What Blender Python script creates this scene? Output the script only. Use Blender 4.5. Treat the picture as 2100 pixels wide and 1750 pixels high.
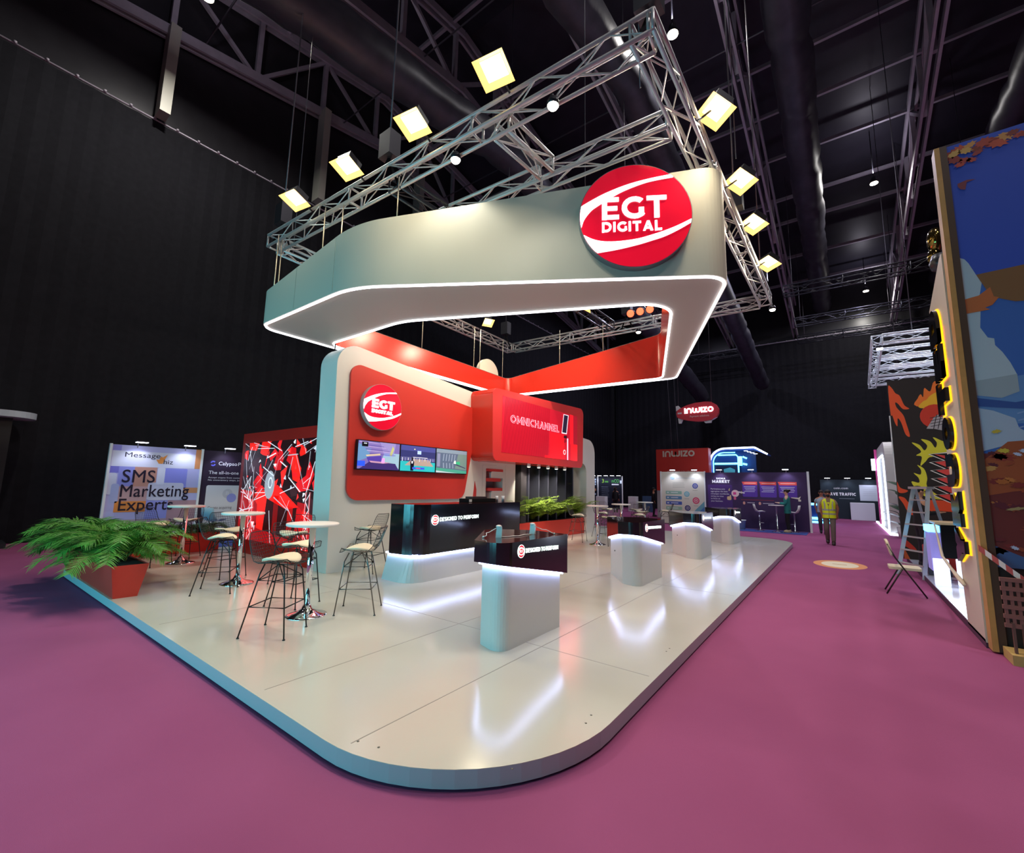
import bpy, bmesh, math, random
from math import sin, cos, pi, radians as rad, atan2, hypot, sqrt
from mathutils import Vector as V, Matrix as M4, geometry as geo

for _o in list(bpy.data.objects): bpy.data.objects.remove(_o)
SC = bpy.context.scene
COL = SC.collection

# ------------------------------------------------------------------ camera, world, exposure
cam_d = bpy.data.cameras.new('camera'); cam = bpy.data.objects.new('camera', cam_d); COL.objects.link(cam)
YAW, PIT, ROL, FPX = 0.643166455, 0.133636186, -0.020221606, 904.971
_f = V((-sin(YAW)*cos(PIT), cos(YAW)*cos(PIT), sin(PIT))); _r = V((cos(YAW), sin(YAW), 0)); _d = -_r.cross(_f)
_r2 = cos(ROL)*_r + sin(ROL)*_d; _d2 = -sin(ROL)*_r + cos(ROL)*_d
cam.matrix_world = M4(((_r2.x, -_d2.x, -_f.x, 0), (_r2.y, -_d2.y, -_f.y, 0), (_r2.z, -_d2.z, -_f.z, 1.7), (0, 0, 0, 1)))
cam_d.sensor_fit = 'HORIZONTAL'; cam_d.sensor_width = 36; cam_d.lens = FPX/2100*36; cam_d.clip_end = 300; cam_d.clip_start = .05
SC.camera = cam
w = bpy.data.worlds.new('hall_air'); SC.world = w; w.use_nodes = True
w.node_tree.nodes['Background'].inputs[0].default_value = (.62, .6, .85, 1); w.node_tree.nodes['Background'].inputs[1].default_value = .09
SC.view_settings.view_transform = 'Standard'; SC.view_settings.look = 'None'; SC.view_settings.gamma = 1
SC.view_settings.use_curve_mapping = False; SC.view_settings.exposure = 0.0
SC.cycles.use_denoising = True; SC.cycles.max_bounces = 6; SC.cycles.sample_clamp_indirect = 6; SC.cycles.caustics_reflective = False; SC.cycles.caustics_refractive = False

def lin(h):
    h = h.lstrip('#'); c = [int(h[i:i+2], 16)/255 for i in (0, 2, 4)]
    return tuple(x/12.92 if x <= .04045 else ((x+.055)/1.055)**2.4 for x in c)
def aim(o, loc, d, roll=None):
    o.location = loc; o.rotation_euler = V(d).to_track_quat('-Z', 'Y').to_euler()
def area(name, loc, d, sx, sy, power, col, parent=None, spread=180):
    l = bpy.data.lights.new(name, 'AREA'); l.shape = 'RECTANGLE'; l.size = sx; l.size_y = sy; l.energy = power; l.color = col; l.spread = rad(spread)
    o = bpy.data.objects.new(name, l); COL.objects.link(o)
    if parent: o.parent = parent; loc = V(loc)-parent.location
    aim(o, loc, d); return o
def spot(name, loc, d, power, col, ang=70, blend=.5, size=.05, parent=None):
    l = bpy.data.lights.new(name, 'SPOT'); l.energy = power; l.color = col; l.spot_size = rad(ang); l.spot_blend = blend; l.shadow_soft_size = size
    o = bpy.data.objects.new(name, l); COL.objects.link(o)
    if parent: o.parent = parent; loc = V(loc)-parent.location
    aim(o, loc, d); return o
WARM = (1, .85, .62); WHITE = (1, .97, .93); COOL = (.80, .87, 1); CYAN = (.13, .76, .95)
# big lamps of the hall: cyan light of an unseen screen inferred at front left, high-bay lamps beyond the picture
area('unseen_screen_light', (-6.5, -3.4, 1.3), (0, 1, .02), 9, 2.0, 250, CYAN, spread=120)
for lx, ly, p in ((3.5, -2, 420), (2.6, 6.5, 480), (7, 3, 320), (-3, -6, 70), (-13, -5, 30)):
    area('high_bay_and_fill_light', (lx, ly, 15.5), (0, 0, -1), .6, .6, p, (1, .93, .95))
for lx, ly, p in ((-3, 21, 520), (-9, 28, 650), (1, 30, 420)): area('high_bay_and_fill_light', (lx, ly, 14.5), (0, 0, -1), .6, .6, p, (.78, .76, 1))  # cool fill lights added to brighten the far carpet and tower, no fixtures

# ------------------------------------------------------------------ materials
MT = {}
def mat(name, h, rough=.5, metal=0, spec=.5, em=0, emc=None, noise=0, nscale=40, bump=0, coat=0):
    if name in MT: return MT[name]
    m = bpy.data.materials.new(name); m.use_nodes = True; n = m.node_tree.nodes; b = n['Principled BSDF']; L = m.node_tree.links
    c = lin(h); b.inputs['Base Color'].default_value = (*c, 1); b.inputs['Roughness'].default_value = rough; b.inputs['Metallic'].default_value = metal
    b.inputs['Specular IOR Level'].default_value = spec
    if coat: b.inputs['Coat Weight'].default_value = coat; b.inputs['Coat Roughness'].default_value = .06
    if em: b.inputs['Emission Color'].default_value = (*(lin(emc) if emc else c), 1); b.inputs['Emission Strength'].default_value = em
    if noise or bump:
        t = n.new('ShaderNodeTexCoord'); z = n.new('ShaderNodeTexNoise'); z.inputs['Scale'].default_value = nscale; z.inputs['Detail'].default_value = 4
        L.new(t.outputs['Object'], z.inputs['Vector'])
        if noise:
            x = n.new('ShaderNodeMix'); x.data_type = 'RGBA'; x.inputs[6].default_value = (*[v*(1-noise) for v in c], 1); x.inputs[7].default_value = (*[min(1, v*(1+noise)) for v in c], 1)
            L.new(z.outputs['Fac'], x.inputs[0]); L.new(x.outputs[2], b.inputs['Base Color'])
        if bump:
            u = n.new('ShaderNodeBump'); u.inputs['Strength'].default_value = bump; u.inputs['Distance'].default_value = .01
            L.new(z.outputs['Fac'], u.inputs['Height']); L.new(u.outputs['Normal'], b.inputs['Normal'])
    MT[name] = m; return m
def emi(name, h, s=1.0): return mat('glow_'+name, h, rough=.4, em=s)
def pic(h, s=.55):   # a patch of a lit screen
    return mat('screen_%s_%s' % (h, s), h, rough=.25, em=s)
def ink(h, rough=.6): return mat('print_'+h, h, rough=rough, spec=.3)

# ------------------------------------------------------------------ mesh builder
XA, YA, ZA = V((1, 0, 0)), V((0, 1, 0)), V((0, 0, 1))
class Fr:      # a plane: origin, right, up, outward
    def __init__(s, o, u, v=(0, 0, 1)):
        s.o = V(o); s.u = V(u).normalized(); s.v = V(v).normalized(); s.n = s.u.cross(s.v)
    def p(s, a, b, d=0): return s.o+s.u*a+s.v*b+s.n*d
def fx(x): return Fr((x, 0, 0), (0, 1, 0))          # faces +X, coordinates (y, z)
def fy(y): return Fr((0, y, 0), (1, 0, 0))          # faces -Y, coordinates (x, z)
def rpoly(pts, seg=6):     # polygon with rounded corners: (x, y[, r])
    out = []; n = len(pts)
    for i, q in enumerate(pts):
        p = V(q[:2]); r = q[2] if len(q) > 2 else 0
        if not r: out.append((p.x, p.y)); continue
        a = V(pts[i-1][:2])-p; b = V(pts[(i+1) % n][:2])-p; la, lb = a.length, b.length; a.normalize(); b.normalize()
        ang = a.angle(b); t = min(r/math.tan(ang/2), la*.49, lb*.49); r = t*math.tan(ang/2)
        c = p+(a+b).normalized()*(r/sin(ang/2)); s = p+a*t-c; e = p+b*t-c
        a0 = atan2(s.y, s.x); da = atan2(e.y, e.x)-a0
        while da > pi: da -= 2*pi
        while da < -pi: da += 2*pi
        for k in range(seg+1): out.append((c.x+r*cos(a0+da*k/seg), c.y+r*sin(a0+da*k/seg)))
    return out
def circ(cx, cy, r, n=32, ry=None): return [(cx+r*cos(2*pi*k/n), cy+(ry or r)*sin(2*pi*k/n)) for k in range(n)]
def rect(x0, y0, x1, y1, r=0): return rpoly([(x0, y0, r), (x1, y0, r), (x1, y1, r), (x0, y1, r)], 4) if r else [(x0, y0), (x1, y0), (x1, y1), (x0, y1)]
class MB:
    def __init__(s, mt=None): s.vs = []; s.fs = []; s.ms = []; s.sm = []; s.mats = []; s.d = mt
    def mi(s, m):
        m = m or s.d
        if m not in s.mats: s.mats.append(m)
        return s.mats.index(m)
    def add(s, vs, fs, m=None, sm=False):
        o = len(s.vs); s.vs += [tuple(v) for v in vs]; k = s.mi(m)
        for f in fs: s.fs.append([i+o for i in f]); s.ms.append(k); s.sm.append(sm)
        return s
    def box(s, x0, x1, y0, y1, z0, z1, m=None):
        return s.add([(x, y, z) for z in (z0, z1) for y in (y0, y1) for x in (x0, x1)], [(0, 2, 3, 1), (4, 5, 7, 6), (0, 1, 5, 4), (2, 6, 7, 3), (0, 4, 6, 2), (1, 3, 7, 5)], m)
    def bar(s, p, q, w, h=None, m=None, up=ZA):
        p, q = V(p), V(q); d = (q-p).normalized(); u = V(up)
        if abs(d.dot(u)) > .98: u = YA
        a = d.cross(u).normalized()*(w/2); b = a.cross(d).normalized()*((h or w)/2)
        return s.add([p-a-b, p+a-b, p+a+b, p-a+b, q-a-b, q+a-b, q+a+b, q-a+b], [(0, 1, 2, 3), (7, 6, 5, 4), (0, 4, 5, 1), (1, 5, 6, 2), (2, 6, 7, 3), (3, 7, 4, 0)], m)
    def tube(s, pts, r, m=None, n=6, caps=True, closed=False):
        pts = [V(p) for p in pts]; k = len(pts); rs = r if isinstance(r, (list, tuple)) else [r]*k; vs = []; prev = None
        for i, p in enumerate(pts):
            t = (pts[(i+1) % k]-pts[i-1]) if closed else (pts[min(i+1, k-1)]-pts[max(i-1, 0)])
            t.normalize()
            if prev is None: a = t.cross(ZA if abs(t.z) < .95 else XA).normalized()
            else: a = (prev-t*prev.dot(t)).normalized()
            prev = a; b = t.cross(a)
            vs += [p+(a*cos(2*pi*j/n)+b*sin(2*pi*j/n))*rs[i] for j in range(n)]
        fs = []
        for i in range(k if closed else k-1):
            o, o2 = i*n, ((i+1) % k)*n
            fs += [(o+j, o+(j+1) % n, o2+(j+1) % n, o2+j) for j in range(n)]
        if caps and not closed: fs += [tuple(range(n))[::-1], tuple(range((k-1)*n, k*n))]
        return s.add(vs, fs, m, True)
    def lathe(s, prof, c=(0, 0, 0), n=24, m=None, sm=True):   # profile (r, z), z upward
        c = V(c); vs = []; k = len(prof)
        for r, z in prof: vs += [c+V((r*cos(2*pi*j/n), r*sin(2*pi*j/n), z)) for j in range(n)]
        fs = [(i*n+j, i*n+(j+1) % n, (i+1)*n+(j+1) % n, (i+1)*n+j) for i in range(k-1) for j in range(n)]
        fs += [tuple(range(n))[::-1], tuple(range((k-1)*n, k*n))]
        return s.add(vs, fs, m, sm)
    def ball(s, c, r, n=12, m=None, sc=(1, 1, 1)):
        c = V(c); k = n//2+1; vs = []; fs = []
        for i in range(k):
            t = pi*(.02+.96*i/(k-1))
            vs += [c+V((r*sc[0]*sin(t)*cos(2*pi*j/n), r*sc[1]*sin(t)*sin(2*pi*j/n), -r*sc[2]*cos(t))) for j in range(n)]
        fs = [(i*n+j, i*n+(j+1) % n, (i+1)*n+(j+1) % n, (i+1)*n+j) for i in range(k-1) for j in range(n)]+[tuple(range(n))[::-1], tuple(range((k-1)*n, k*n))]
        return s.add(vs, fs, m, True)
    def poly(s, fr, pts, d=0, m=None): return s.add([fr.p(x, y, d) for x, y in pts], [tuple(range(len(pts)))], m)
    def slab(s, fr, pts, d0, d1, m=None, ms=None, holes=(), back=True):     # a plate with an outline, holes and thickness; front at d1
        k = len(pts); sgn = sum(pts[i-1][0]*pts[i][1]-pts[i][0]*pts[i-1][1] for i in range(k))
        if sgn < 0: pts = pts[::-1]
        for d, flip in ((d1, False), (d0, True)):
            if flip and not back: continue
            if not holes: s.add([fr.p(x, y, d) for x, y in pts], [tuple(range(k))[::-1] if flip else tuple(range(k))], m)
            else:
                rings = [pts]+list(holes); allp = [q for rg in rings for q in rg]
                tr = geo.tessellate_polygon([[V((x, y, 0)) for x, y in rg] for rg in rings])
                fs = []
                for t in tr:
                    a, b, c_ = [allp[i] for i in t]; ar = (b[0]-a[0])*(c_[1]-a[1])-(c_[0]-a[0])*(b[1]-a[1])
                    t = tuple(t) if ar > 0 else tuple(t)[::-1]
                    fs.append(t[::-1] if flip else t)
                s.add([fr.p(x, y, d) for x, y in allp], fs, m)
        for ring in [pts]+list(holes):
            n = len(ring)
            s.add([fr.p(x, y, d0) for x, y in ring]+[fr.p(x, y, d1) for x, y in ring], [(i, (i+1) % n, n+(i+1) % n, n+i) for i in range(n)], ms or m)
        return s
    def prism(s, pts, z0, z1, m=None, mtop=None, top=True, bot=True):   # plan outline; heights may be functions of (x, y)
        k = len(pts); f0 = z0 if callable(z0) else (lambda x, y: z0); f1 = z1 if callable(z1) else (lambda x, y: z1)
        if sum(pts[i-1][0]*pts[i][1]-pts[i][0]*pts[i-1][1] for i in range(k)) < 0: pts = pts[::-1]
        s.add([(x, y, f0(x, y)) for x, y in pts]+[(x, y, f1(x, y)) for x, y in pts], [(i, (i+1) % k, k+(i+1) % k, k+i) for i in range(k)], m)
        if top: s.add([(x, y, f1(x, y)) for x, y in pts], [tuple(range(k))], mtop or m)
        if bot: s.add([(x, y, f0(x, y)) for x, y in pts], [tuple(range(k))[::-1]], m)
        return s
    def stroke(s, fr, path, wd, d0, d1, m=None):     # a flat lettering stroke of constant width
        P = [V(q) for q in path]; l = []; r = []
        for i, p in enumerate(P):
            t = (P[min(i+1, len(P)-1)]-P[max(i-1, 0)]).normalized(); nn = V((-t.y, t.x))*(wd/2)
            l.append(p+nn); r.append(p-nn)
        return s.slab(fr, [(q.x, q.y) for q in l+r[::-1]], d0, d1, m, back=False)
    def text(s, fr, t, x, y, h, m=None, d=.002, th=0, bold=0, w=None, al='l'):
        vs, fs, wd = glyphs(t, bold); k = h
        kx = (w/wd if w else k)
        if al == 'c': x -= wd*kx/2
        if th:
            ed = {}
            for f in fs:
                for a, b in zip(f, f[1:]+f[:1]): ed[(a, b)] = 1
            out = [(a, b) for a, b in ed if (b, a) not in ed]; n = len(vs)
            s.add([fr.p(x+a*kx, y+b*k, d) for a, b in vs]+[fr.p(x+a*kx, y+b*k, d+th) for a, b in vs], [tuple(i+n for i in f) for f in fs]+[(a, b, b+n, a+n) for a, b in out], m)
        else: s.add([fr.p(x+a*kx, y+b*k, d) for a, b in vs], [tuple(f) for f in fs], m)
        return s
    def caps(s, fr, t, x, y, h, m=None, d=.002, th=0, w=None, al='l', k=.2, gap=.13):    # upright geometric capitals
        out = []; cx = 0
        for ch in t:
            if ch == ' ': cx += .34; continue
            wd, prims = GLY(ch, k)
            out += [[(px+cx, py) for px, py in q] for q in prims]; cx += wd+gap
        cx -= gap; sx = w/cx if w else h
        if al == 'c': x -= cx*sx/2
        for i, q in enumerate(out):
            q = [(x+a*sx, y+b*h) for a, b in q]; e = .00015*(i % 5)
            if th: s.slab(fr, q, d, d+th+e, m, back=False)
            else: s.poly(fr, q, d+e, m)
        return s
    def build(s, name, parent=None, loc=None, bev=0, sub=0):
        o3 = V(loc) if loc else V((0, 0, 0))
        q = parent
        while q is not None: o3 = o3+q.location; q = q.parent
        me = bpy.data.meshes.new(name); me.from_pydata([V(v)-o3 for v in s.vs], [], s.fs)
        for m in s.mats: me.materials.append(m)
        me.polygons.foreach_set('material_index', s.ms); me.polygons.foreach_set('use_smooth', s.sm); me.update()
        o = bpy.data.objects.new(name, me); COL.objects.link(o)
        if parent: o.parent = parent
        if loc: o.location = loc
        if bev: b = o.modifiers.new('bevel', 'BEVEL'); b.width = bev; b.segments = 2; b.limit_method = 'ANGLE'; b.angle_limit = rad(40)
        if sub: b = o.modifiers.new('subdivision', 'SUBSURF'); b.levels = b.render_levels = sub
        return o
def ring_(cx, cy, rx, ry, a0, a1, k, n=16):
    A = [rad(a0+(a1-a0)*i/n) for i in range(n+1)]
    return [(cx+rx*cos(a), cy+ry*sin(a)) for a in A]+[(cx+(rx-k)*cos(a), cy+(ry-k)*sin(a)) for a in A[::-1]]
def GLY(c, k):
    R = lambda a, b, c_, d: [(a, b), (c_, b), (c_, d), (a, d)]; V_ = R(0, 0, k, 1); j = k*.92
    def dia(x0, y0, x1, y1, f=1.12): return [(x0, y0), (x0+k*f, y0), (x1+k*f, y1), (x1, y1)]
    if c == 'A': return .92, [dia(0, 0, .36, 1), dia(.92-k*1.12, 0, .36, 1), R(.2, .2, .72, .2+j*.85)]
    if c == 'C': return .80, [ring_(.5, .5, .5, .5, 50, 310, k)]
    if c == 'D': return .86, [V_, R(0, 0, .4, j), R(0, 1-j, .4, 1), ring_(.38, .5, .48, .5, -90, 90, k)]
    if c == 'E': return .66, [V_, R(0, 0, .66, j), R(0, 1-j, .66, 1), R(0, .5-j/2, .6, .5+j/2)]
    if c == 'F': return .64, [V_, R(0, 1-j, .64, 1), R(0, .42-j/2, .58, .42+j/2)]
    if c == 'G': return .86, [ring_(.5, .5, .5, .5, 48, 322, k), R(.66, .13, .86, .5), R(.55, .5-j*.2, .86, .5+j*.2)][:2]
    if c == 'H': return .82, [V_, R(.82-k, 0, .82, 1), R(0, .5-j/2, .82, .5+j/2)]
    if c == 'I': return k, [V_]
    if c == 'K': return .82, [V_, dia(.82-k*1.35, 0, .16, .52, 1.35), dia(.12, .38, .78-k*1.35, 1, 1.35)]
    if c == 'L': return .62, [V_, R(0, 0, .62, j)]
    if c == 'M': return 1.0, [V_, R(1-k, 0, 1, 1), [(0, 1), (k*.95, 1), (.5+k*.45, .2), (.5-k*.45, .2)], [(1, 1), (1-k*.95, 1), (.5-k*.45, .2), (.5+k*.45, .2)]]
    if c == 'N': return .84, [V_, R(.84-k, 0, .84, 1), [(0, 1), (k*.9, 1), (.84, 0), (.84-k*.9, 0)]]
    if c == 'O': return 1.0, [ring_(.5, .5, .5, .5, 0, 360, k, 28)]
    if c == 'P': return .74, [V_, R(0, 1-j, .42, 1), R(0, .36-j/2+.03, .42, .36+j/2+.03), ring_(.4, .645, .34, .355, -90, 90, k)]
    if c == 'R': return .78, GLY('P', k)[1]+[dia(.78-k*1.2, 0, .3, .36, 1.2)]
    if c == 'S': return .68, [ring_(.34, .70, .34, .30, 35, 270, k*.95), ring_(.34, .30, .34, .30+k*.0, -145, 90, k*.95)]
    if c == 'T': return .76, [R(.38-k/2, 0, .38+k/2, 1), R(0, 1-j, .76, 1)]
    if c == 'U': return .82, [R(0, .4, k, 1), R(.82-k, .4, .82, 1), ring_(.41, .41, .41, .41, 180, 360, k)]
    if c == 'V': return .92, [dia(.36, 0, 0, 1), dia(.36, 0, .92-k*1.12, 1)]
    if c == 'Y': return .88, [R(.44-k/2, 0, .44+k/2, .45), dia(.44-k*.6, .38, 0, 1, 1.2), dia(.44-k*.6, .38, .88-k*1.2, 1, 1.2)]
    return .5, [V_]
_GC = {}
def _g4(t, bold=0):
    key = (t, bold)
    if key in _GC: return _GC[key]
    c = bpy.data.curves.new('lettering_source', 'FONT'); c.body = t; c.size = 1; c.resolution_u = 4; c.space_character = 1+bold*2.2
    o = bpy.data.objects.new('lettering_source', c); COL.objects.link(o); bpy.context.view_layer.update()
    e = o.evaluated_get(bpy.context.evaluated_depsgraph_get()); me = e.to_mesh()
    vs = [(v.co.x, v.co.y) for v in me.vertices]; fs = []
    for p in me.polygons:
        f = list(p.vertices); a = sum(vs[f[i-1]][0]*vs[f[i]][1]-vs[f[i]][0]*vs[f[i-1]][1] for i in range(len(f)))
        fs.append(f if a > 0 else f[::-1])
    e.to_mesh_clear(); bpy.data.objects.remove(o); bpy.data.curves.remove(c)
    x0 = min(v[0] for v in vs); x1 = max(v[0] for v in vs); cap = _g4('H', 0)[3] if t != 'H' or bold else max(v[1] for v in vs)
    vs = [((x-x0)/cap, y/cap) for x, y in vs]          # height 1 = cap height
    if bold:      # heavier lettering: a thin bar along every outline edge
        ed = {(a, b) for f in fs for a, b in zip(f, f[1:]+f[:1])}
        for a, b in [e for e in ed if (e[1], e[0]) not in ed]:
            p, q = V(vs[a]), V(vs[b]); t = q-p
            if t.length < 1e-5: continue
            t.normalize(); n_ = V((-t.y, t.x))*bold; t = t*bold*.8; o_ = len(vs)
            vs += [tuple(p-t-n_), tuple(q+t-n_), tuple(q+t+n_), tuple(p-t+n_)]; fs.append([o_, o_+1, o_+2, o_+3])
    _GC[key] = (vs, fs, (x1-x0)/cap, cap)
    return _GC[key]
def glyphs(t, bold=0): return _g4(t, bold)[:3]

def tag(o, label, cat, group=None):
    o['label'] = label; o['category'] = cat
    if group: o['group'] = group
    return o
def thing(name, label, cat, loc=(0, 0, 0), rz=0, group=None):
    o = bpy.data.objects.new(name, None); COL.objects.link(o); o.empty_display_size = .1
    o.location = loc; o.rotation_euler = (0, 0, rz); return tag(o, label, cat, group)
def struct(o): o['kind'] = 'structure'; return o
def dup(root, loc, rz, label, group=None):
    r = root.copy(); COL.objects.link(r); r.location = loc; r.rotation_euler = (0, 0, rz); r['label'] = label
    if group: r['group'] = group
    for ch in list(root.children):
        c = ch.copy(); COL.objects.link(c); c.parent = r
        for g in list(ch.children):
            d = g.copy(); COL.objects.link(d); d.parent = c
    return r
RND = random.Random(7)
# ------------------------------------------------------------------ palette
STEEL = mat('roof_steel', '#b3acb8', .55, .3, noise=.2, nscale=3)
ALU = mat('truss_aluminium', '#d6d5d2', .38, .45)
BLACKSTEEL = mat('black_truss_steel', '#3a3a40', .35, .6)
CHROME = mat('chrome', '#e8e8ea', .06, 1)
WIREB = mat('black_wire', '#0c0c0d', .35, spec=.5)
WIREC = mat('bright_wire', '#6d6a66', .25, .9)
CUSH = mat('cream_cushion', '#e9dfc2', .7, bump=.1, nscale=200)
FLOORW = mat('white_gloss_floor', '#c4c2b6', .16, spec=.5, noise=.04, nscale=1.5)
WHITEP = mat('white_paint', '#dcd8d0', .45)
WHITEB = mat('white_laminate', '#e6e6e4', .3)
REDP = mat('red_paint', '#d2382e', .38)
REDGLOSS = mat('red_gloss', '#cf3526', .22)
REDBOX = mat('red_planter_paint', '#cf3526', .5)
BLKGLOSS = mat('black_gloss', '#17161d', .12, spec=.6)
BLK = mat('black_matt', '#0d0c10', .8, spec=.2)
DARK = mat('dark_gloss_panel', '#14141c', .3)
LED = emi('white_led', '#f4f6ff', 4.5)
LEDB = emi('blue_white_led', '#b9c8ff', 26)
SIGNW = emi('sign_white', '#f2fbff', 1.5)
SIGNR = mat('sign_red', '#cf1030', .18, em=.55, emc='#e00f2c')
RED_ = ink('#d92a22'); 

# ------------------------------------------------------------------ the hall
cp = bpy.data.materials.new('purple_carpet'); cp.use_nodes = True
_n = cp.node_tree.nodes; _L = cp.node_tree.links; _b = _n['Principled BSDF']; _b.inputs['Roughness'].default_value = .95; _b.inputs['Specular IOR Level'].default_value = .1
_t = _n.new('ShaderNodeTexCoord'); _z = _n.new('ShaderNodeTexNoise'); _z.inputs['Scale'].default_value = 1.1; _z.inputs['Detail'].default_value = 8
_z2 = _n.new('ShaderNodeTexNoise'); _z2.inputs['Scale'].default_value = 260; _x = _n.new('ShaderNodeMix'); _x.data_type = 'RGBA'
_x.inputs[6].default_value = (*lin('#8a456c'), 1); _x.inputs[7].default_value = (*lin('#9a5279'), 1)
_L.new(_t.outputs['Object'], _z.inputs['Vector']); _L.new(_t.outputs['Object'], _z2.inputs['Vector']); _L.new(_z.outputs['Fac'], _x.inputs[0]); _L.new(_x.outputs[2], _b.inputs['Base Color'])
_u = _n.new('ShaderNodeBump'); _u.inputs['Strength'].default_value = .35; _u.inputs['Distance'].default_value = .004; _L.new(_z2.outputs['Fac'], _u.inputs['Height']); _L.new(_u.outputs['Normal'], _b.inputs['Normal'])
struct(MB(cp).box(-17.3, 14, -9, 38.6, -.1, 0).build('floor'))
DRAPE = mat('black_drape', '#202024', .95, spec=.1, noise=.3, nscale=6)
PANEL = mat('black_wall_panel', '#2b2a2e', .3, spec=.4, noise=.3, nscale=2)
def drape(p0, p1, z0, z1, amp=.018, step=.5):      # pleated cloth
    p0, p1 = V(p0), V(p1); L = (p1-p0).length; n = int(L/step)*2; d = (p1-p0)/n; nn = V((-d.y, d.x, 0)).normalized(); vs = []
    for i in range(n+1):
        q = p0+d*i+nn*(amp if i % 2 else -amp)
        vs += [(q.x, q.y, z0), (q.x, q.y, z1)]
    return MB(DRAPE).add(vs, [(2*i, 2*i+1, 2*i+3, 2*i+2) for i in range(n)], None, False)
struct(MB(PANEL).box(-17.3, -17.1, -9, 38.6, 0, 21.5).build('wall_left'))
struct(MB(PANEL).box(-17.3, 14, 38.6, 38.8, 0, 21.5).build('wall_back'))
struct(MB(PANEL).box(14, 14.2, -9, 38.6, 0, 21.5).build('wall_right'))
struct(MB(PANEL).box(-17.3, 14, -9.2, -9, 0, 21.5).build('wall_front'))
def roofz(y): return 18.6+.186*(y-1.7) if y < 12 else 20.5-.164*(y-12)
ROOF = mat('black_roof_sheet', '#2a2933', .45, spec=.4, noise=.35, nscale=1.5)
c = MB(ROOF)
c.add([(x, y, roofz(y)+.35) for y in (-9, 12, 38.6) for x in (-17.3, 14)], [(0, 1, 3, 2), (2, 3, 5, 4)])
struct(c.build('ceiling'))
t1 = thing('wall_curtain', 'tall black pleated curtain hanging along the left hall wall', 'curtain', (-16.95, 14, 0))
drape((-16.95, -8.8, 0), (-16.95, 38, 0), .02, 13.05).build('cloth', t1)
m = MB(STEEL)
for k in range(70): m.ball((-16.88, -7+k*.6, 13.12), .045, 6)
m.tube([(-16.93, -8.8, 13.1), (-16.93, 38, 13.1)], .03); m.build('rail_with_hooks', t1)
t1 = thing('wall_curtain', 'tall black pleated curtain hanging across the far end of the hall', 'curtain', (-1, 38.2, 0))
drape((13.8, 38.2, 0), (-16.6, 38.2, 0), .02, 12.9).build('cloth', t1)
m = MB(STEEL); m.tube([(13.8, 38.1, 12.95), (-16.6, 38.1, 12.95)], .04)
for k in range(50): m.ball((-16+k*.6, 38.08, 12.97), .05, 6)
m.build('rail_with_hooks', t1)
# roof trusses run along the hall, 5 m apart
def lowz(y): return 15.93+.187*(y-1.67) if y < 11.5 else 17.77-.164*(y-11.5)
def roof_truss(x, label):
    t = thing('roof_truss', label, 'roof truss', (x, 12, 17), group='steel roof trusses of the hall')
    a, b = MB(STEEL), MB(STEEL)
    for s in (-.12, .12):
        a.bar((x+s, -9, lowz(-9)), (x+s, 11.5, lowz(11.5)), .09, .34); a.bar((x+s, 11.5, lowz(11.5)), (x+s, 38.5, lowz(38.5)), .09, .34)
    a.build('lower_chord', t)
    a = MB(STEEL)
    for s in (-.12, .12):
        a.bar((x+s, -9, lowz(-9)+2.55), (x+s, 11.5, lowz(11.5)+2.55), .09, .3); a.bar((x+s, 11.5, lowz(11.5)+2.55), (x+s, 38.5, lowz(38.5)+2.55), .09, .3)
    a.build('upper_chord', t)
    ys = [3.3-5.2*2+2.6*k for k in range(18)]
    for k, y in enumerate(ys):
        if y > 38: break
        b.bar((x, y, lowz(y)), (x, y, lowz(y)+2.5), .16, .16)
        y2 = y+2.6
        if y2 < 38: b.bar((x, y, lowz(y)+(0 if k % 2 else 2.5)), (x, y2, lowz(y2)+(2.5 if k % 2 else 0)), .13, .13)
    b.build('bracing', t)
    return t
for x, l in ((-16.8, 'grey steel roof truss running along the left wall above the curtain'), (-11.6, 'grey steel roof truss next to the one on the left wall'),
             (-6.6, 'grey steel roof truss over the stage middle, third from the left wall'), (-2.2, 'grey steel roof truss just left of the thick duct over the aisle'), (3.4, 'grey steel roof truss behind the autumn picture wall, right of the thick duct')):
    roof_truss(x, l)
COLM = mat('column_steel', '#b5b3a8', .5, .2)
for k, y in enumerate((3.3, 8.5, 13.7, 18.9)):
    m = MB(COLM).box(-16.8, -16.3, y-.14, y+.14, 13.1, lowz(y)); o = m.build('wall_column')
    tag(o, ('pale steel column on the left wall beside the bright reflection', 'pale steel column on the left wall behind the leftmost truss floodlight', 'pale steel column on the left wall, third along above the curtain rail', 'pale steel column on the left wall, furthest along the curtain rail')[k], 'column', 'columns above the left curtain')
for y, l in ((-1.5, 'nearest of the pale purlins across the roof'), (2.6, 'pale purlin crossing the roof above the leftmost floodlights'), (6.8, 'pale purlin crossing above the near corner of the lighting truss'), (10.8, 'pale purlin at the ridge of the roof'),
             (14.6, 'pale purlin crossing the top of the picture behind the truss corner'), (18.9, 'pale purlin crossing the thick duct nearest the top of the picture'), (21.25, 'second pale purlin down along the thick duct'), (23.9, 'third pale purlin down along the thick duct'), (26.9, 'fourth pale purlin down along the thick duct, by a bright lamp'), (28.9, 'fifth pale purlin down along the thick duct'), (32.4, 'sixth pale purlin down along the thick duct'), (35.5, 'last pale purlin before the far curtain')):
    z = (20.2-.164*(y-12)) if y > 12 else roofz(y)
    tag(MB(STEEL).bar((-17, y, z), (13.9, y, z), .12, .16).build('roof_purlin'), l, 'beam', 'purlins across the roof')
CAB = mat('steel_cable', '#6b6870', .5, .4)
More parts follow.
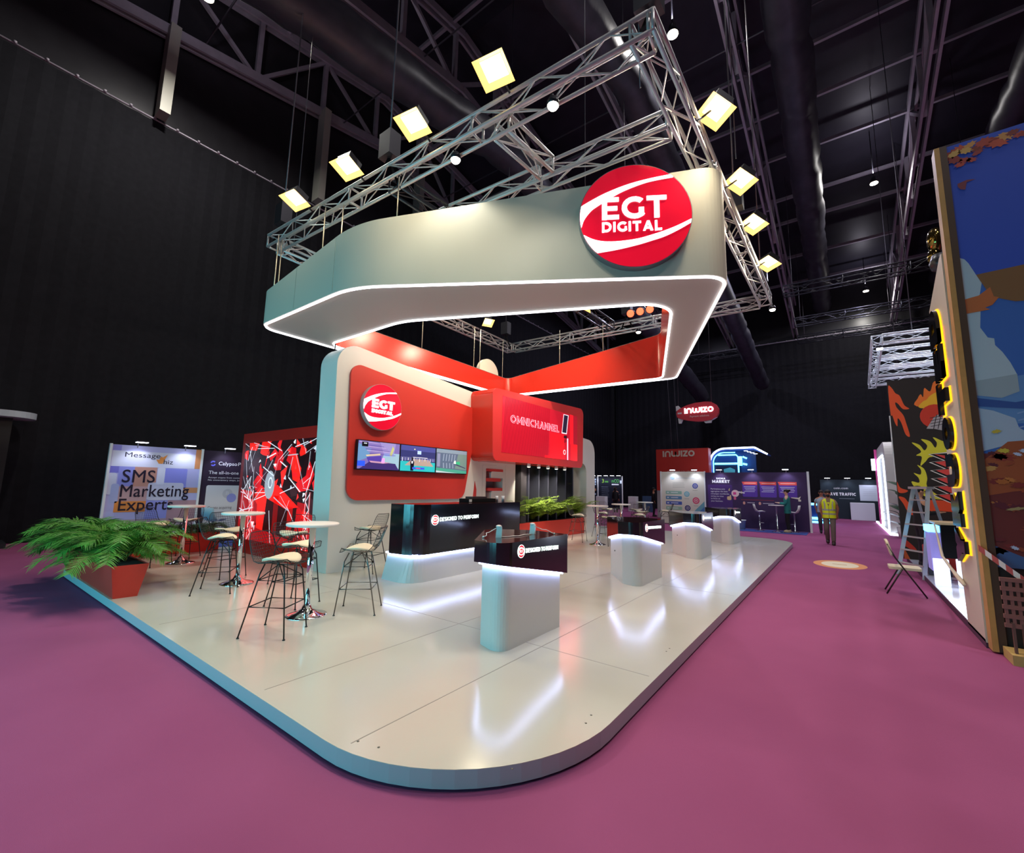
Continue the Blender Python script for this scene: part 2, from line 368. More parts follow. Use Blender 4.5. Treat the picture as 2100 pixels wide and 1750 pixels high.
for k, (y, z) in enumerate(((4.2, 16.6), (9.4, 17.4), (15.5, 17.3))):
    tag(MB(CAB).tube([(-17, y, z), (13.9, y, z)], .03).build('bracing_rod'), ('thin bracing rod across the roof nearest the viewer', 'thin bracing rod across the roof near the ridge', 'thin bracing rod across the roof beyond the ridge')[k], 'rod', 'bracing rods in the roof')
DUCT = mat('duct_foil', '#454450', .42, .3, noise=.5, nscale=3, bump=.6)
def duct(x, y0, y1, r, label, zf, lump=.04):
    pts = []; rs = []; n = int((y1-y0)/.5)
    for i in range(n+1):
        y = y0+(y1-y0)*i/n; pts.append((x+RND.uniform(-.02, .02), y, zf(y)+RND.uniform(-.03, .03))); rs.append(r*(1-(.12 if i % 6 == 0 else 0))+RND.uniform(-lump, lump)*r)
    tag(MB(DUCT).tube(pts, rs, n=18).build('air_duct'), label, 'duct', 'fabric air ducts under the roof')
duct(-.45, 5, 37.6, .56, 'thick wrinkled black duct running away over the aisle', lambda y: 15.0)
duct(-8.6, -8, 37, .55, 'thick black duct between the roof trusses above the left floodlights', lambda y: lowz(y)-4.6)
duct(-4.4, -2, 37, .5, 'thick black duct above the near corner of the lighting truss', lambda y: lowz(y)-4.0)
duct(5.6, 8, 37, .5, 'thick black duct at the top right corner beyond the steel truss', lambda y: 15.2)
HB = emi('high_bay', '#fff6e0', 14)
def high_bay(x, y, z, label, p=260):
    t = thing('high_bay_lamp', label, 'lamp', (x, y, z), group='high bay lamps under the roof')
    m = MB(BLACKSTEEL); m.lathe([(.06, .3), (.1, .28), (.16, .05), (.17, 0)], (x, y, z), 16); m.tube([(x, y, z+.28), (x, y, roofz(y)+.3)], .02); m.build('housing', t)
    MB(HB).lathe([(.15, .0), (.15, -.03)], (x, y, z), 16).build('lamp_glass', t)
    area('high_bay_and_fill_light', (x, y, z-.06), (0, 0, -1), .3, .3, p, (1, .96, .9), t); area('roof_fill_uplight', (x, y, z+.5), (0, 0, 1), .3, .3, p*.12, (.9, .85, 1), t)  # upward fill added above each lamp to brighten the roof steel
high_bay(2.02, 25.0, 16.0, 'round white high bay lamp right of the thick duct, upper of two')
high_bay(1.95, 35.4, 14.7, 'round white high bay lamp right of the thick duct, lower of two', 200)
high_bay(-12.9, 3.15, 14.6, 'round white high bay lamp cut off by the top edge at left', 520)
high_bay(-3.15, 11.6, 14.8, 'round white high bay lamp just right of the near truss corner')

# ------------------------------------------------------------------ the stage platform
ST = .12
SP = rpoly([(-11.95, 1.7, 1.25), (-1.37, 1.7, 1.3), (-1.37, 17.37, 1.2), (-11.95, 17.37, 1.2)], 16)
st = thing('stage_platform', 'low white glossy stage platform with rounded corners on purple carpet', 'stage', (-6.6, 9.5, 0))
MB(mat('fascia_laminate', '#a4adb2', .35)).prism(SP, .018, ST-.004, top=False).build('fascia', st)
MB(FLOORW).prism(SP, ST-.004, ST).build('floor_boards', st)
cx_, cy_ = -6.66, 9.53
MB(BLK).prism([(x+(cx_-x)*.008, y+(cy_-y)*.008) for x, y in SP], 0, .018).build('toe_gap', st)
m = MB(mat('floor_seam', '#8d8a82', .5))
for x in (-2.515, -3.64, -6.1, -8.55, -11.0): m.box(x-.004, x+.004, 1.78, 17.3, ST, ST+.0008)
for y in (3.92, 7.6, 11.26, 14.95): m.box(-11.9, -1.43, y-.004, y+.004, ST, ST+.0008)
m.build('seam', st)
m = MB(mat('screw_head', '#6d6a60', .4, .6))
for x, y in ((-2.5, 1.82), (-2.35, 1.86), (-1.6, 2.2), (-1.5, 2.9), (-1.52, 3.02), (-1.5, 4.6), (-1.5, 4.7)): m.lathe([(.008, 0), (.008, .002)], (x, y, ST), 8)
m.build('screw', st)

# ------------------------------------------------------------------ the hanging header ring
HZ = 4.4
def htop(x, y): return 4.97+.135*(x+8.0)-.018*max(0, y-6)
HO = rpoly([(-8.12, 3.27, .32), (-5.3, 3.27, 1.6), (-.95, 5.84, .38), (-3.1, 10.85, .28), (-8.12, 10.5, .25)], 10)
HI = rpoly([(-7.93, 4.58, .2), (-5.75, 4.58, 1.4), (-1.86, 6.28, .5), (-3.4, 10.58, .22), (-7.93, 10.3, .2)], 10)
def inset(pl, d):
    n = len(pl); out = []
    for i in range(n):
        a, b, c_ = V(pl[i-1]), V(pl[i]), V(pl[(i+1) % n]); t = ((b-a).normalized()+(c_-b).normalized()).normalized(); out.append((b.x-t.y*d, b.y+t.x*d))
    return out
hd = thing('hanging_header', 'big angular white header ring with glowing white edges hanging over the stage', 'hanging sign', (-5, 6.5, HZ))
FAB = mat('header_fabric', '#b9b7a8', .62, spec=.3)
MB(FAB).prism(HO, HZ, htop, top=False, bot=False).build('outer_skin', hd)
m = MB(REDGLOSS); k = len(HI); m.add([(x, y, HZ) for x, y in HI]+[(x, y, htop(x, y)-.02) for x, y in HI], [(k+i, k+(i+1) % k, (i+1) % k, i) for i in range(k)]); m.build('inner_skin', hd)
rings = [HO, HI]; allp = HO+HI; tr = geo.tessellate_polygon([[V((x, y, 0)) for x, y in q] for q in rings])
MB(mat('header_soffit', '#b5a89d', .6)).add([(x, y, HZ) for x, y in allp], tr).build('soffit', hd)
MB(FAB).add([(x, y, htop(x, y)-.01) for x, y in allp], tr).build('top_cover', hd)
MB(LED).tube([(x, y, HZ-.008) for x, y in inset(HO, .035)], .02, closed=True).build('outer_light_strip', hd)
MB(LED).tube([(x, y, HZ-.008) for x, y in inset(HI, -.03)], .02, closed=True).build('inner_light_strip', hd)
SEAM = mat('fabric_seam', '#8f9a90', .6)
for x in (-6.85, -5.75): MB(SEAM).box(x-.004, x+.004, 3.266, 3.272, HZ+.03, htop(x, 3.27)).build('seam', hd)

# round brand mark: a red disc with two white swooshes and lettering
UP_T = [(-.98, .208), (-.77, .33), (-.56, .44), (-.28, .555), (0, .643), (.32, .713), (.63, .763)]
UP_B = [(-.97, -.215), (-.917, -.056), (-.8, .105), (-.7, .185), (-.595, .254), (-.476, .33), (-.2, .48), (.155, .613), (.42, .67), (.69, .707)]
LO_T = [(-.93, -.36), (-.76, -.45), (-.56, -.5), (-.28, -.505), (.036, -.47), (.27, -.41), (.51, -.335), (.75, -.24), (.985, -.125)]
LO_B = [(-.68, -.72), (-.32, -.665), (.036, -.587), (.27, -.52), (.51, -.444), (.75, -.33), (.975, -.2)]
def smooth(pl, k=4):      # Catmull-Rom through the points
    out = []; P = [V(p) for p in pl]; P = [P[0]*2-P[1]]+P+[P[-1]*2-P[-2]]
    for i in range(1, len(P)-2):
        for j in range(k):
            t = j/k; out.append(.5*((2*P[i])+(P[i+1]-P[i-1])*t+(2*P[i-1]-5*P[i]+4*P[i+1]-P[i+2])*t*t+(3*P[i]-P[i-1]-3*P[i+1]+P[i+2])*t**3))
    return [(q.x, q.y) for q in out+[P[-2]]]
def clipd(x, y, r=.996):
    l = hypot(x, y)
    return (x*r/l, y*r/l) if l > r else (x, y)
def rim_arc(p, q, n=5):
    a0, a1 = atan2(p[1], p[0]), atan2(q[1], q[0])
    if a1-a0 > pi: a1 -= 2*pi
    if a0-a1 > pi: a1 += 2*pi
    return [(.996*cos(a0+(a1-a0)*i/n), .996*sin(a0+(a1-a0)*i/n)) for i in range(1, n)]
def round_logo(m, fr, cx, cy, r, d, disc, white, th=.02):
    m.poly(fr, circ(cx, cy, r, 64), d, disc)
    sh = lambda q: (cx+r*q[0], cy+r*q[1])
    for A, B in ((UP_T, UP_B), (LO_T, LO_B)):
        a = [clipd(*p) for p in smooth(A)]; b = [clipd(*p) for p in smooth(B)][::-1]
        pts = a+rim_arc(a[-1], b[0], 3)+b+rim_arc(b[-1], a[0], 6)
        m.slab(fr, [sh(q) for q in pts], d+.001, d+th, white, back=False)
u_ = V((4.35, 2.57, 0)).normalized(); n_ = V((u_.y, -u_.x, 0))
HF = Fr(V((-5.3, 3.28, 0)), u_)
bs = thing('round_sign', 'big round red illuminated sign with white swooshes on the header front', 'sign', tuple(HF.p(3.84, 5.19, .05)))
m = MB(mat('sign_rim', '#73777c', .35, .3)); m.slab(HF, circ(3.84, 5.19, .715, 48), .0, .115, None); m.build('rim', bs)
m = MB(SIGNR); round_logo(m, HF, 3.84, 5.19, .705, .118, SIGNR, SIGNW, th=.012); m.build('face', bs)
m = MB(SIGNW); m.caps(HF, 'EGT', 3.84-.42, 5.14, .30, None, .119, .016, w=.815, k=.2, gap=.11); m.caps(HF, 'DIGITAL', 3.84-.42, 4.966, .133, None, .119, .014, w=.75, k=.21, gap=.16); m.build('lettering', bs)

rb = thing('round_sign', 'back of a round pale disc sign peeping over the far left header wall', 'sign', (-8.2, 9.65, 4.92))
MB(mat('disc_back', '#d8cfc0', .5)).slab(Fr((-8.12, 0, 0), (0, -1, 0)), circ(-9.65, 4.92, .45, 40), .0, .1).build('disc', rb)
# ------------------------------------------------------------------ lighting truss ring over the stage
def truss(name, p, q, label, cat='truss', mtl=None, wd=.23, r=.025, group='lighting truss over the stage', step=.42):
    mtl = mtl or ALU; p, q = V(p), V(q); L = (q-p).length; d = (q-p)/L; a = V((-d.y, d.x, 0))*(wd/2); b = ZA*(wd/2)
    t = thing(name, label, cat, tuple((p+q)/2), group=group)
    for s1, s2 in ((-1, -1), (1, -1), (1, 1), (-1, 1)):
        MB(mtl).tube([p+a*s1+b*s2, q+a*s1+b*s2], r, n=8).build('chord', t)
    m = MB(mtl); n = max(2, int(L/step)); cs = [(-1, -1), (1, -1), (1, 1), (-1, 1)]
    for f in range(4):
        c1, c2 = cs[f], cs[(f+1) % 4]
        for i in range(n):
            x, y = (c1, c2) if (i+f) % 2 else (c2, c1)
            m.tube([p+d*(L*i/n)+a*x[0]+b*x[1], p+d*(L*(i+1)/n)+a*y[0]+b*y[1]], r*.38, n=5, caps=False)
        for e in (p, q): m.tube([e+a*c1[0]+b*c1[1], e+a*c2[0]+b*c2[1]], r*.7, n=6)
        for i in range(1, int(L/2.5)+1):
            e = p+d*min(2.5*i, L); m.tube([e+a*c1[0]+b*c1[1], e+a*c2[0]+b*c2[1]], r*.7, n=6)
    m.build('bracing', t); return t
TZ = 6.1+.115
FL, FR_, BR, BL = (-8.47, 3.57, TZ), (-1.25, 3.86, TZ), (-1.22, 11.65, TZ), (-8.6, 11.3, TZ)
truss('lighting_truss', FL, FR_, 'long front aluminium truss carrying four floodlights above the header')
truss('lighting_truss', (FR_[0]-.06, FR_[1]-.12, TZ), BR, 'right-hand aluminium truss running away over the round sign')
truss('lighting_truss', (BR[0]-.14, BR[1], TZ), (BL[0]+.13, BL[1], TZ), 'back aluminium truss seen through the opening of the header')
truss('lighting_truss', BL, (FL[0], FL[1]+.12, TZ), 'left-hand aluminium truss running back behind the header')
truss('lighting_truss', (-8.35, 4.72, TZ), (-1.47, 5.1, TZ), 'middle aluminium truss across, behind the header top edge')
truss('lighting_truss', (-3.19, 3.92, TZ), (-3.12, 4.86, TZ), 'short aluminium truss joining the front truss to the middle one')
truss('lighting_truss', (-5.15, 3.78, TZ), (-5.0, 11.2, TZ), 'dark aluminium truss running back behind the header, left of the short joining truss', mtl=BLACKSTEEL)
CHAIN = mat('hoist_chain', '#77737a', .4, .6)
def hoist(x, y, label, top=None):
    t = thing('chain_hoist', label, 'hoist', (x, y, TZ+.4), group='chain hoists holding the truss')
    top = top or roofz(y)-.2
    MB(BLACKSTEEL).box(x-.13, x+.13, y-.1, y+.1, TZ+.35, TZ+.75).build('motor', t)
    MB(CHAIN).tube([(x, y, TZ+.75), (x, y, top)], .014, n=6).build('chain', t)
    m = MB(BLK)
    for s in (-1, 1): m.bar((x, y, TZ+.36), (x+.12*s, y+.12*s, TZ-.1), .03, .03)
    m.build('sling', t)
for x, y, l in ((-8.3, 3.62, 'black chain hoist over the left end of the front truss'), (-5.2, 3.7, 'black chain hoist over the middle of the front truss'), (-1.3, 3.95, 'black chain hoist at the near corner of the truss'),
                (-1.22, 8.0, 'black chain hoist over the middle of the right-hand truss'), (-8.5, 10.9, 'black chain hoist over the back left truss corner'), (-4.6, 11.45, 'black chain hoist over the back truss behind the header opening'), (-1.25, 11.3, 'black chain hoist over the back right truss corner')):
    hoist(x, y, l)
for k, (x, y) in enumerate(((-1.5, 4.2), (-.9, 6.2), (-8.6, 4.0), (-3.3, 6.4))):
    tag(MB(CAB).tube([(x, y, TZ-.2+(.2 if k else 0)), (x, y, roofz(y)-.2)], .008, n=5).build('power_cable'), ('thin cable hanging from the roof to the near truss corner', 'thin cable hanging from the roof beside the right-hand floodlights', 'thin cable hanging from the roof beside the left end of the truss', 'thin cable hanging from the roof over the header middle')[k], 'cable', 'cables hanging from the roof')
WW = mat('hanging_wire', '#cfc7b0', .4, .6)
m = MB(WW)
for x, y in ((-6.45, 3.45), (-6.1, 3.55), (-7.9, 3.4), (-7.98, 3.5), (-4.9, 3.68), (-8.05, 7.0), (-8.05, 8.9), (-8.05, 9.15), (-8.05, 10.2), (-6.2, 10.45), (-4.9, 10.5), (-2.5, 10.6)):
    m.tube([(x, y, TZ-.1), (x, min(max(y, 3.29), 10.55), htop(x, y)-.05)], .009, n=5)
m.build('hanging_wire', hd)
MB(BLK).tube([(-7.85, 4.62, 4.15), (-7.85, 4.62, 4.4)], .012).build('support_rod', hd)
FLM = emi('flood_glass', '#ffe3a0', 7)
BARN = mat('flood_reflector', '#f6d58a', .3, .4, em=1.6, emc='#ffcf70')
def flood(x, y, z, d, label, power, lit=True, bx=0, by=.3, big=.19):
    t = thing('floodlight', label, 'floodlight', (x, y, z), group='warm floodlights on the truss')
    d = V(d).normalized(); a = d.cross(ZA).normalized(); b = a.cross(d); c = V((x, y, z))
    fr = Fr(c, a, b); fr.n = d
    m = MB(BLACKSTEEL); h = big
    m.slab(fr, rect(-h*.7, -h*.6, h*.7, h*.6), -.14, -.03); m.build('housing', t)
    m = MB(BARN)
    q0 = [(-h*.7, -h*.6), (h*.7, -h*.6), (h*.7, h*.6), (-h*.7, h*.6)]; q1 = [(-h, -h*.9), (h, -h*.9), (h, h*.9), (-h, h*.9)]
    m.add([fr.p(*q, -.03) for q in q0]+[fr.p(*q, .03) for q in q1], [(i, (i+1) % 4, 4+(i+1) % 4, 4+i) for i in range(4)]); m.build('reflector', t)
    MB(FLM).poly(fr, rect(-h*.69, -h*.59, h*.69, h*.59), -.028).build('glass', t)
    MB(BLACKSTEEL).tube([c-d*.1, (x+bx, y+by, z-.05)], .014).build('bracket', t)
    if lit: area('flood_lamp', tuple(c+d*.05), tuple(d), h*1.6, h*1.4, power, WARM, t, 150)
for x, y, l in ((-2.85, 3.33, 'warm floodlight on the front truss, nearest to the round sign'), (-4.17, 3.3, 'warm floodlight on the front truss, second from the round sign'), (-5.58, 3.26, 'warm floodlight on the front truss, third from the round sign'), (-6.97, 3.2, 'warm floodlight at the left end of the front truss')):
    flood(x, y, 6.32, (.05, -.3, -1), l, 36)
for x, y, l, p in ((-.97, 5.33, 'pale square floodlight on the right-hand truss, nearest of four', 34), (-.95, 6.88, 'warm floodlight on the right-hand truss beside the round sign', 28), (-.97, 8.2, 'warm floodlight on the right-hand truss, third along', 28), (-.95, 9.88, 'warm floodlight on the right-hand truss, furthest along', 28)):
    flood(x, y, 6.32, (-.3, -.35, -1), l, p, bx=-.25, by=0)
flood(-7.9, 9.3, 6.35, (.6, -.3, -1), 'warm floodlight on the back truss seen through the header opening', 45, bx=-.5, by=.2, big=.15)
for k, (y, l) in enumerate(((5.6, 'nearest'), (7.3, 'middle'), (9.2, 'furthest'))): flood(-4.75, y, 6.0, (-.75, .1, -.8), 'added hidden fill floodlight on the inner dark truss aimed at the red wall, '+l+' of three', 52, bx=-.25, by=0, big=.13)  # fill floods added out of sight behind the header to light the wall
for k, (x, y) in enumerate(((-2.38, 3.83), (-3.88, 3.8), (-1.1, 11.75), (-4.3, 11.5))):
    t = thing('spot_lamp', ('small round white spotlight under the front truss, right one', 'small round white spotlight under the front truss, left one', 'small round white spotlight at the far end of the right-hand truss', 'small round white spotlight under the back truss')[k], 'spotlight', (x, y, 6.0), group='small spotlights under the truss')
    m = MB(BLACKSTEEL).lathe([(.05, .09), (.07, .05), (.075, 0)], (x, y, 6.0), 14); m.tube([(x, y, 6.05), (x+(-.06 if k == 2 else .0), y-(.0 if k == 2 else .03), 6.12)], .02); m.build('housing', t)
    MB(HB).lathe([(.066, -.002), (.05, -.03), (.01, -.045)], (x, y, 6.0), 14).build('bulb', t)
    spot('spot_light', (x, y, 5.93), (0, .1, -1), 50, (1, .95, .85), 110, .6, .05, t)
REDG = emi('stage_lamp', '#ff6a44', 2.2)
for k in range(3):
    x = -4.4+.27*k; t = thing('stage_lamp', ('left', 'middle', 'right')[k]+' one of three reddish round stage lamps on the back truss', 'stage lamp', (x, 11.3, 6.42), group='three reddish stage lamps')
    MB(BLACKSTEEL).tube([(x, 11.33, 6.52), (x, 11.2, 6.46)], [.08, .12], n=16).build('housing', t)
    MB(REDG).tube([(x, 11.2, 6.46), (x, 11.185, 6.453)], .1, n=16).build('lens', t)
# ------------------------------------------------------------------ feature wall with red panel, shelf niche and arch
FW = fx(0)
OW = rpoly([(4.45, .12), (9.95, .12), (9.95, 2.33), (8.86, 2.31), (8.84, 3.94), (4.36, 4.33, .42)], 10)
hole = rect(8.69, 1.30, 9.385, 2.125)
fw = thing('feature_wall', 'thick white display wall with slanted rounded top, red panel and shelf niche', 'wall panel', (-7.5, 7, .12))
MB(WHITEP).slab(FW, OW, -7.86, -7.31, WHITEP, holes=[hole]).build('body', fw)
m = MB(REDP)
m.slab(FW, rpoly([(4.63, 3.96, .22), (8.30, 3.57, .25), (7.83, 1.375, .25), (4.72, 1.375, .25)], 10), -7.31, -7.265); m.build('red_panel', fw)
m = MB(REDP); m.slab(FW, rpoly([(8.21, 1.41), (8.33, 1.41), (8.33, 1.6, .05), (8.26, 1.8)], 5), -7.31, -7.305); m.build('red_drop', fw)
m = MB(REDGLOSS); m.slab(FW, rpoly([(8.36, 2.285), (8.46, 2.45, .25), (8.66, 2.58, .2), (8.86, 2.62), (8.86, 2.3)], 5), -7.31, -7.285); m.build('red_corner', fw)
nt = MB(mat('niche_back', '#a9a0ab', .6)); nt.box(-7.66, -7.64, 8.6, 9.5, 1.25, 2.2); nt.build('niche_back', fw)
m = MB(REDP); m.box(-7.63, -7.3, 8.69, 9.385, 2.06, 2.125); m.build('shelf', fw)
m = MB(REDP); m.slab(FW, rpoly([(8.69, 1.80), (9.29, 1.80, .043), (9.29, 1.888, .043), (8.69, 1.888)], 6), -7.63, -7.3); m.build('shelf', fw)
m = MB(REDP); m.slab(FW, rpoly([(8.76, 1.56, .036), (9.37, 1.56), (9.37, 1.635), (8.76, 1.635, .036)], 6), -7.63, -7.3); m.build('shelf', fw)
for q in (rpoly([(8.89, 1.89), (9.385, 1.89), (9.385, 2.06), (8.89, 2.06, .05)], 4), rpoly([(8.91, 1.30), (9.385, 1.30), (9.385, 1.56), (8.91, 1.56, .06)], 4)):
    MB(WHITEP).slab(FW, q, -7.63, -7.305).build('cupboard_front', fw)
m = MB(mat('panel_joint', '#8c8376', .6))
for y0, z0, y1, z1 in ((8.55, 1.25, 8.553, 2.216), (9.496, 1.25, 9.499, 2.24), (8.55, 2.214, 9.1, 2.217), (8.56, .13, 8.563, 1.25)): m.box(-7.311, -7.3085, y0, y1, z0, z1)
m.build('door_joint', fw)
aw = thing('arch_wall', 'white rounded arch wall framing the planted black slat niche', 'wall panel', (-7.5, 12.5, .12))
AO = rpoly([(14.86, .12), (14.88, 3.38, .5), (9.0, 3.72), (9.0, 2.5), (9.96, 2.5), (9.97, 2.53), (14.22, 2.53, .32), (14.2, .12)], 10)
MB(WHITEP).slab(FW, AO, -7.86, -7.31, WHITEP).build('body', aw)
sl = thing('slat_screen', 'tall black vertical slat screen in the arch behind the plants', 'screen', (-8.4, 12.2, .12))
MB(BLK).box(-8.75, -8.7, 9.9, 14.4, .12, 2.6).build('back_panel', sl)
SLAT = mat('slat_laminate', '#34343f', .3, .2)
for y in (10.9, 11.45, 11.98, 12.5, 13.08, 13.58): MB(SLAT).box(-7.85, -7.5, y-.03, y+.03, .66, 2.5).build('slat', sl)
MB(mat('black_column', '#231f22', .5)).box(-7.62, -7.38, 10.33, 10.6, .66, 2.3).build('column', sl)
MB(SLAT).box(-7.9, -7.6, 10.02, 10.08, .66, 2.3).build('slat', sl)
pb = thing('long_planter', 'long red planter box along the foot of the black slat screen', 'planter', (-7.8, 12.2, .12))
m = MB(REDBOX); m.box(-8.1, -7.38, 9.97, 14.18, .12, .65); m.build('box', pb, bev=.01)
MB(mat('soil', '#1c1713', .95)).box(-8.06, -7.42, 10.05, 14.14, .62, .66).build('soil', pb)
# LED screen box
bx = thing('screen_box', 'red rounded box with a lit red video screen jutting from the wall', 'screen', (-6.9, 10.3, 2.3))
BO = rpoly([(8.08, 2.29, .17), (12.58, 2.30, .2), (12.64, 4.20, .2), (8.02, 4.04, .17)], 8)
MB(REDGLOSS).slab(FW, BO, -7.33, -6.62).build('body', bx)
m = MB(mat('box_front_lit', '#e23a38', .35)); m.slab(FW, BO, -6.62, -6.6); m.build('front_frame', bx)  # brighter pinkish red paints the screen's light spill onto the frame
sc = MB(pic('#b01226', .9)); fs_ = fx(-6.6)
SX0, SX1, SZ0, SZ1 = 8.39, 12.21, 2.5, 3.9
sc.poly(fs_, rect(SX0, SZ0, SX1, SZ1), .004, pic('#b31528', .9))
for i in range(46):   # fine slanted stripes on the left part of the picture
    x = SX0+.02+i*.05
    if x < 10.5: sc.poly(fs_, [(x, SZ0), (x+.018, SZ0), (x+.018+.12*(1-max(0, i-42)/4), SZ1), (x+.12*(1-max(0, i-42)/4), SZ1)], .006, pic('#8e0d1e', .9))
sc.poly(fs_, rect(10.6, SZ0, 11.4, 3.24), .007, pic('#ff1420', 1)); sc.poly(fs_, rect(10.35, SZ0, 10.6, 2.56), .007, pic('#ff1420', 1))
sc.poly(fs_, rect(11.4, SZ0, 11.75, 3.1), .007, pic('#c01124', .9)); sc.poly(fs_, rect(11.8, SZ0, 12.21, 3.0), .007, pic('#ff1a22', 1)); sc.poly(fs_, rect(11.75, 3.0, 11.95, SZ1), .007, pic('#f21a26', 1)); sc.poly(fs_, rect(11.95, 3.0, 12.21, SZ1), .007, pic('#9c1626', .9))
sc.poly(fs_, [(11.25, 3.27), (11.55, 3.27), (11.66, 3.86), (11.36, 3.86)], .009, pic('#f0e6f2', 1)); sc.poly(fs_, [(11.28, 3.30), (11.52, 3.30), (11.62, 3.84), (11.38, 3.84)], .011, pic('#2b2036', .8))
sc.poly(fs_, [(11.36, 3.14), (11.56, 3.14), (11.58, 3.22), (11.38, 3.22)], .009, pic('#3a1520', .6)); sc.poly(fs_, rect(11.4, 3.0, 11.43, 3.1), .01, pic('#3a1520', .6)); sc.poly(fs_, rect(11.48, 3.02, 11.52, 3.12), .01, pic('#3a1520', .6))
sc.poly(fs_, [(11.58, SZ0), (11.64, SZ0), (11.64, 3.15), (11.57, 3.15)], .009, pic('#e8d2ee', 1))
sc.poly(fs_, circ(11.42, 2.72, .075, 16), .01, pic('#ffd9dc', 1)); sc.poly(fs_, circ(11.42, 2.72, .05, 16), .012, pic('#e0202e', 1))
sc.caps(fs_, 'OMNICHANNEL', 8.72, 3.27, .205, pic('#ff9fb4', 1.2), .012, 0, w=2.38, k=.24, gap=.06); sc.caps(fs_, 'OMNICHANNEL', 8.735, 3.283, .18, pic('#d8162c', .9), .016, 0, w=2.35, k=.12, gap=.1)
sc.build('screen_picture', bx)
SPOTG = emi('downlight', '#fff2d8', 8)
for k, y in enumerate((10.23, 10.74, 11.24, 11.72, 12.23)):
    t = thing('downlight', ('first', 'second', 'third', 'fourth', 'fifth')[k]+' small downlight above the slat screen plants, counted from the left', 'downlight', (-7.05, y, 2.28), group='downlights over the planted niche')
    MB(WHITEB).lathe([(.055, -.02), (.05, .06)], (-7.05, y, 2.25), 14).build('ring', t)
    MB(SPOTG).lathe([(.045, -.022), (.03, -.026)], (-7.05, y, 2.25), 14).build('lamp_glass', t)
    spot('downlight_beam', (-7.05, y, 2.2), (-.5, .2, -1), 95, (1, .93, .78), 100, .6, .04, t)
# round sign and three screens on the red panel
ws = thing('round_sign', 'smaller round red illuminated sign on the red wall panel above the televisions', 'sign', (-7.2, 5.32, 3.18))
F7 = fx(-7.265)
MB(mat('sign_rim_pale', '#b9b0ac', .35, .2)).slab(F7, circ(5.32, 3.18, .455, 40), 0, .1).build('rim', ws)
m = MB(SIGNR); round_logo(m, F7, 5.32, 3.18, .448, .103, SIGNR, SIGNW, th=.012); m.build('face', ws)
m = MB(SIGNW); m.caps(F7, 'EGT', 5.32-.255, 3.145, .17, None, .104, .02, w=.52, k=.26, gap=.09); m.caps(F7, 'DIGITAL', 5.32-.255, 3.045, .07, None, .104, .02, w=.485, k=.28, gap=.15); m.build('lettering', ws)
def tv(y0, y1, label, draw):
    t = thing('television', label, 'television', (-7.2, (y0+y1)/2, 2.22), group='three televisions in a row on the red panel')
    MB(mat('tv_case', '#101014', .3)).slab(F7, rect(y0, 1.945, y1, 2.505), 0, .07).build('case', t, bev=.004)
    m = MB(BLK); a, b, c_, d = y0+.014, 1.962, y1-.014, 2.49
    P = lambda pts, h, s=.6, lv=0: m.poly(F7, [(a+x*(c_-a), b+y*(d-b)) for x, y in pts], .0715+.0006*lv, pic(h, s))
    draw(P); m.build('screen', t)
def pic1(P):
    P(rect(0, 0, 1, 1), '#7e6fb4'); P([(0, .25), (.25, .42), (.3, .75), (0, .9)], '#6b96c4', .6, 1)
    P([(.55, .3), (1, .05), (1, .62), (.62, .62)], '#9dbfd2', .6, 1); P([(.5, 1), (.62, .5), (.85, .5), (.9, 1)], '#9a8fca', .6, 1); P([(.75, .55), (.8, .5), (.86, .8), (.82, .9)], '#c2c67e', .6, 2)
    for k in range(9): P([(.02+.03*k, .98-.05*k), (.5+.05*k, .95-.05*k), (.5+.05*k, .93-.05*k), (.02+.03*k, .95-.05*k)], ('#b7a5d2', '#8f7cc0', '#6f5fae')[k % 3], .6, 2)
    P([(.2, .42), (.55, .5), (.55, .2), (.25, .25)], '#5640a8', .6, 3); P([(.18, .5), (.52, .58), (.52, .52), (.2, .45)], '#e0c6a2', .6, 4); P([(.05, 0), (.28, .28), (.9, .24), (1, 0)], '#3f2f70', .6, 4); P([(.26, .3), (.8, .27), (.6, .22), (.3, .24)], '#c898b4', .6, 5)
    P(rect(0, .1, .17, .28), '#2d55e8', .8, 5); P([(.55, .25), (.63, .25), (.63, .42), (.57, .42)], '#e79ae0', .8, 6); P(rect(.08, .8, .22, .96), '#101018', .3, 6); P(rect(.12, .89, .19, .93), '#c8d0d8', .6, 7)
def pic2(P):
    P(rect(0, 0, 1, 1), '#363a72'); P(rect(0, .8, 1, 1), '#4b4f97', .6, 1); P(rect(0, 0, 1, .38), '#2fb6bb', .7, 1); P([(.12, .22), (.95, .22), (.8, .48), (.32, .48)], '#b39c93', .6, 2); P(rect(0, .42, 1, .55), '#5d5e97', .5, 1)
    for k in range(12): P(rect(.04+.08*k, .38+.02*(k % 3), .06+.08*k, .52), ('#d5d9e8', '#8f93c0')[k % 2], .6, 3)
    P(rect(.34, .54, .76, .56), '#e6e6f0', .8, 4); P(rect(.46, .68, .57, .82), '#a9c3ee', .9, 4); P(circ(.38, .87, .02, 10), '#e8e8a0', .9, 4)
    P([(.28, .02), (.36, .02), (.38, .35), (.34, .46), (.3, .46), (.27, .35)], '#15152a', .4, 5); P(rect(.3, .3, .345, .4), '#d8d8e0', .6, 6); P(circ(.32, .5, .03, 12, .045), '#2a2030', .4, 6); P(rect(.33, .08, .68, .16), '#3a55d8', .8, 6); P(rect(.43, .1, .56, .14), '#cf5560', .8, 7)
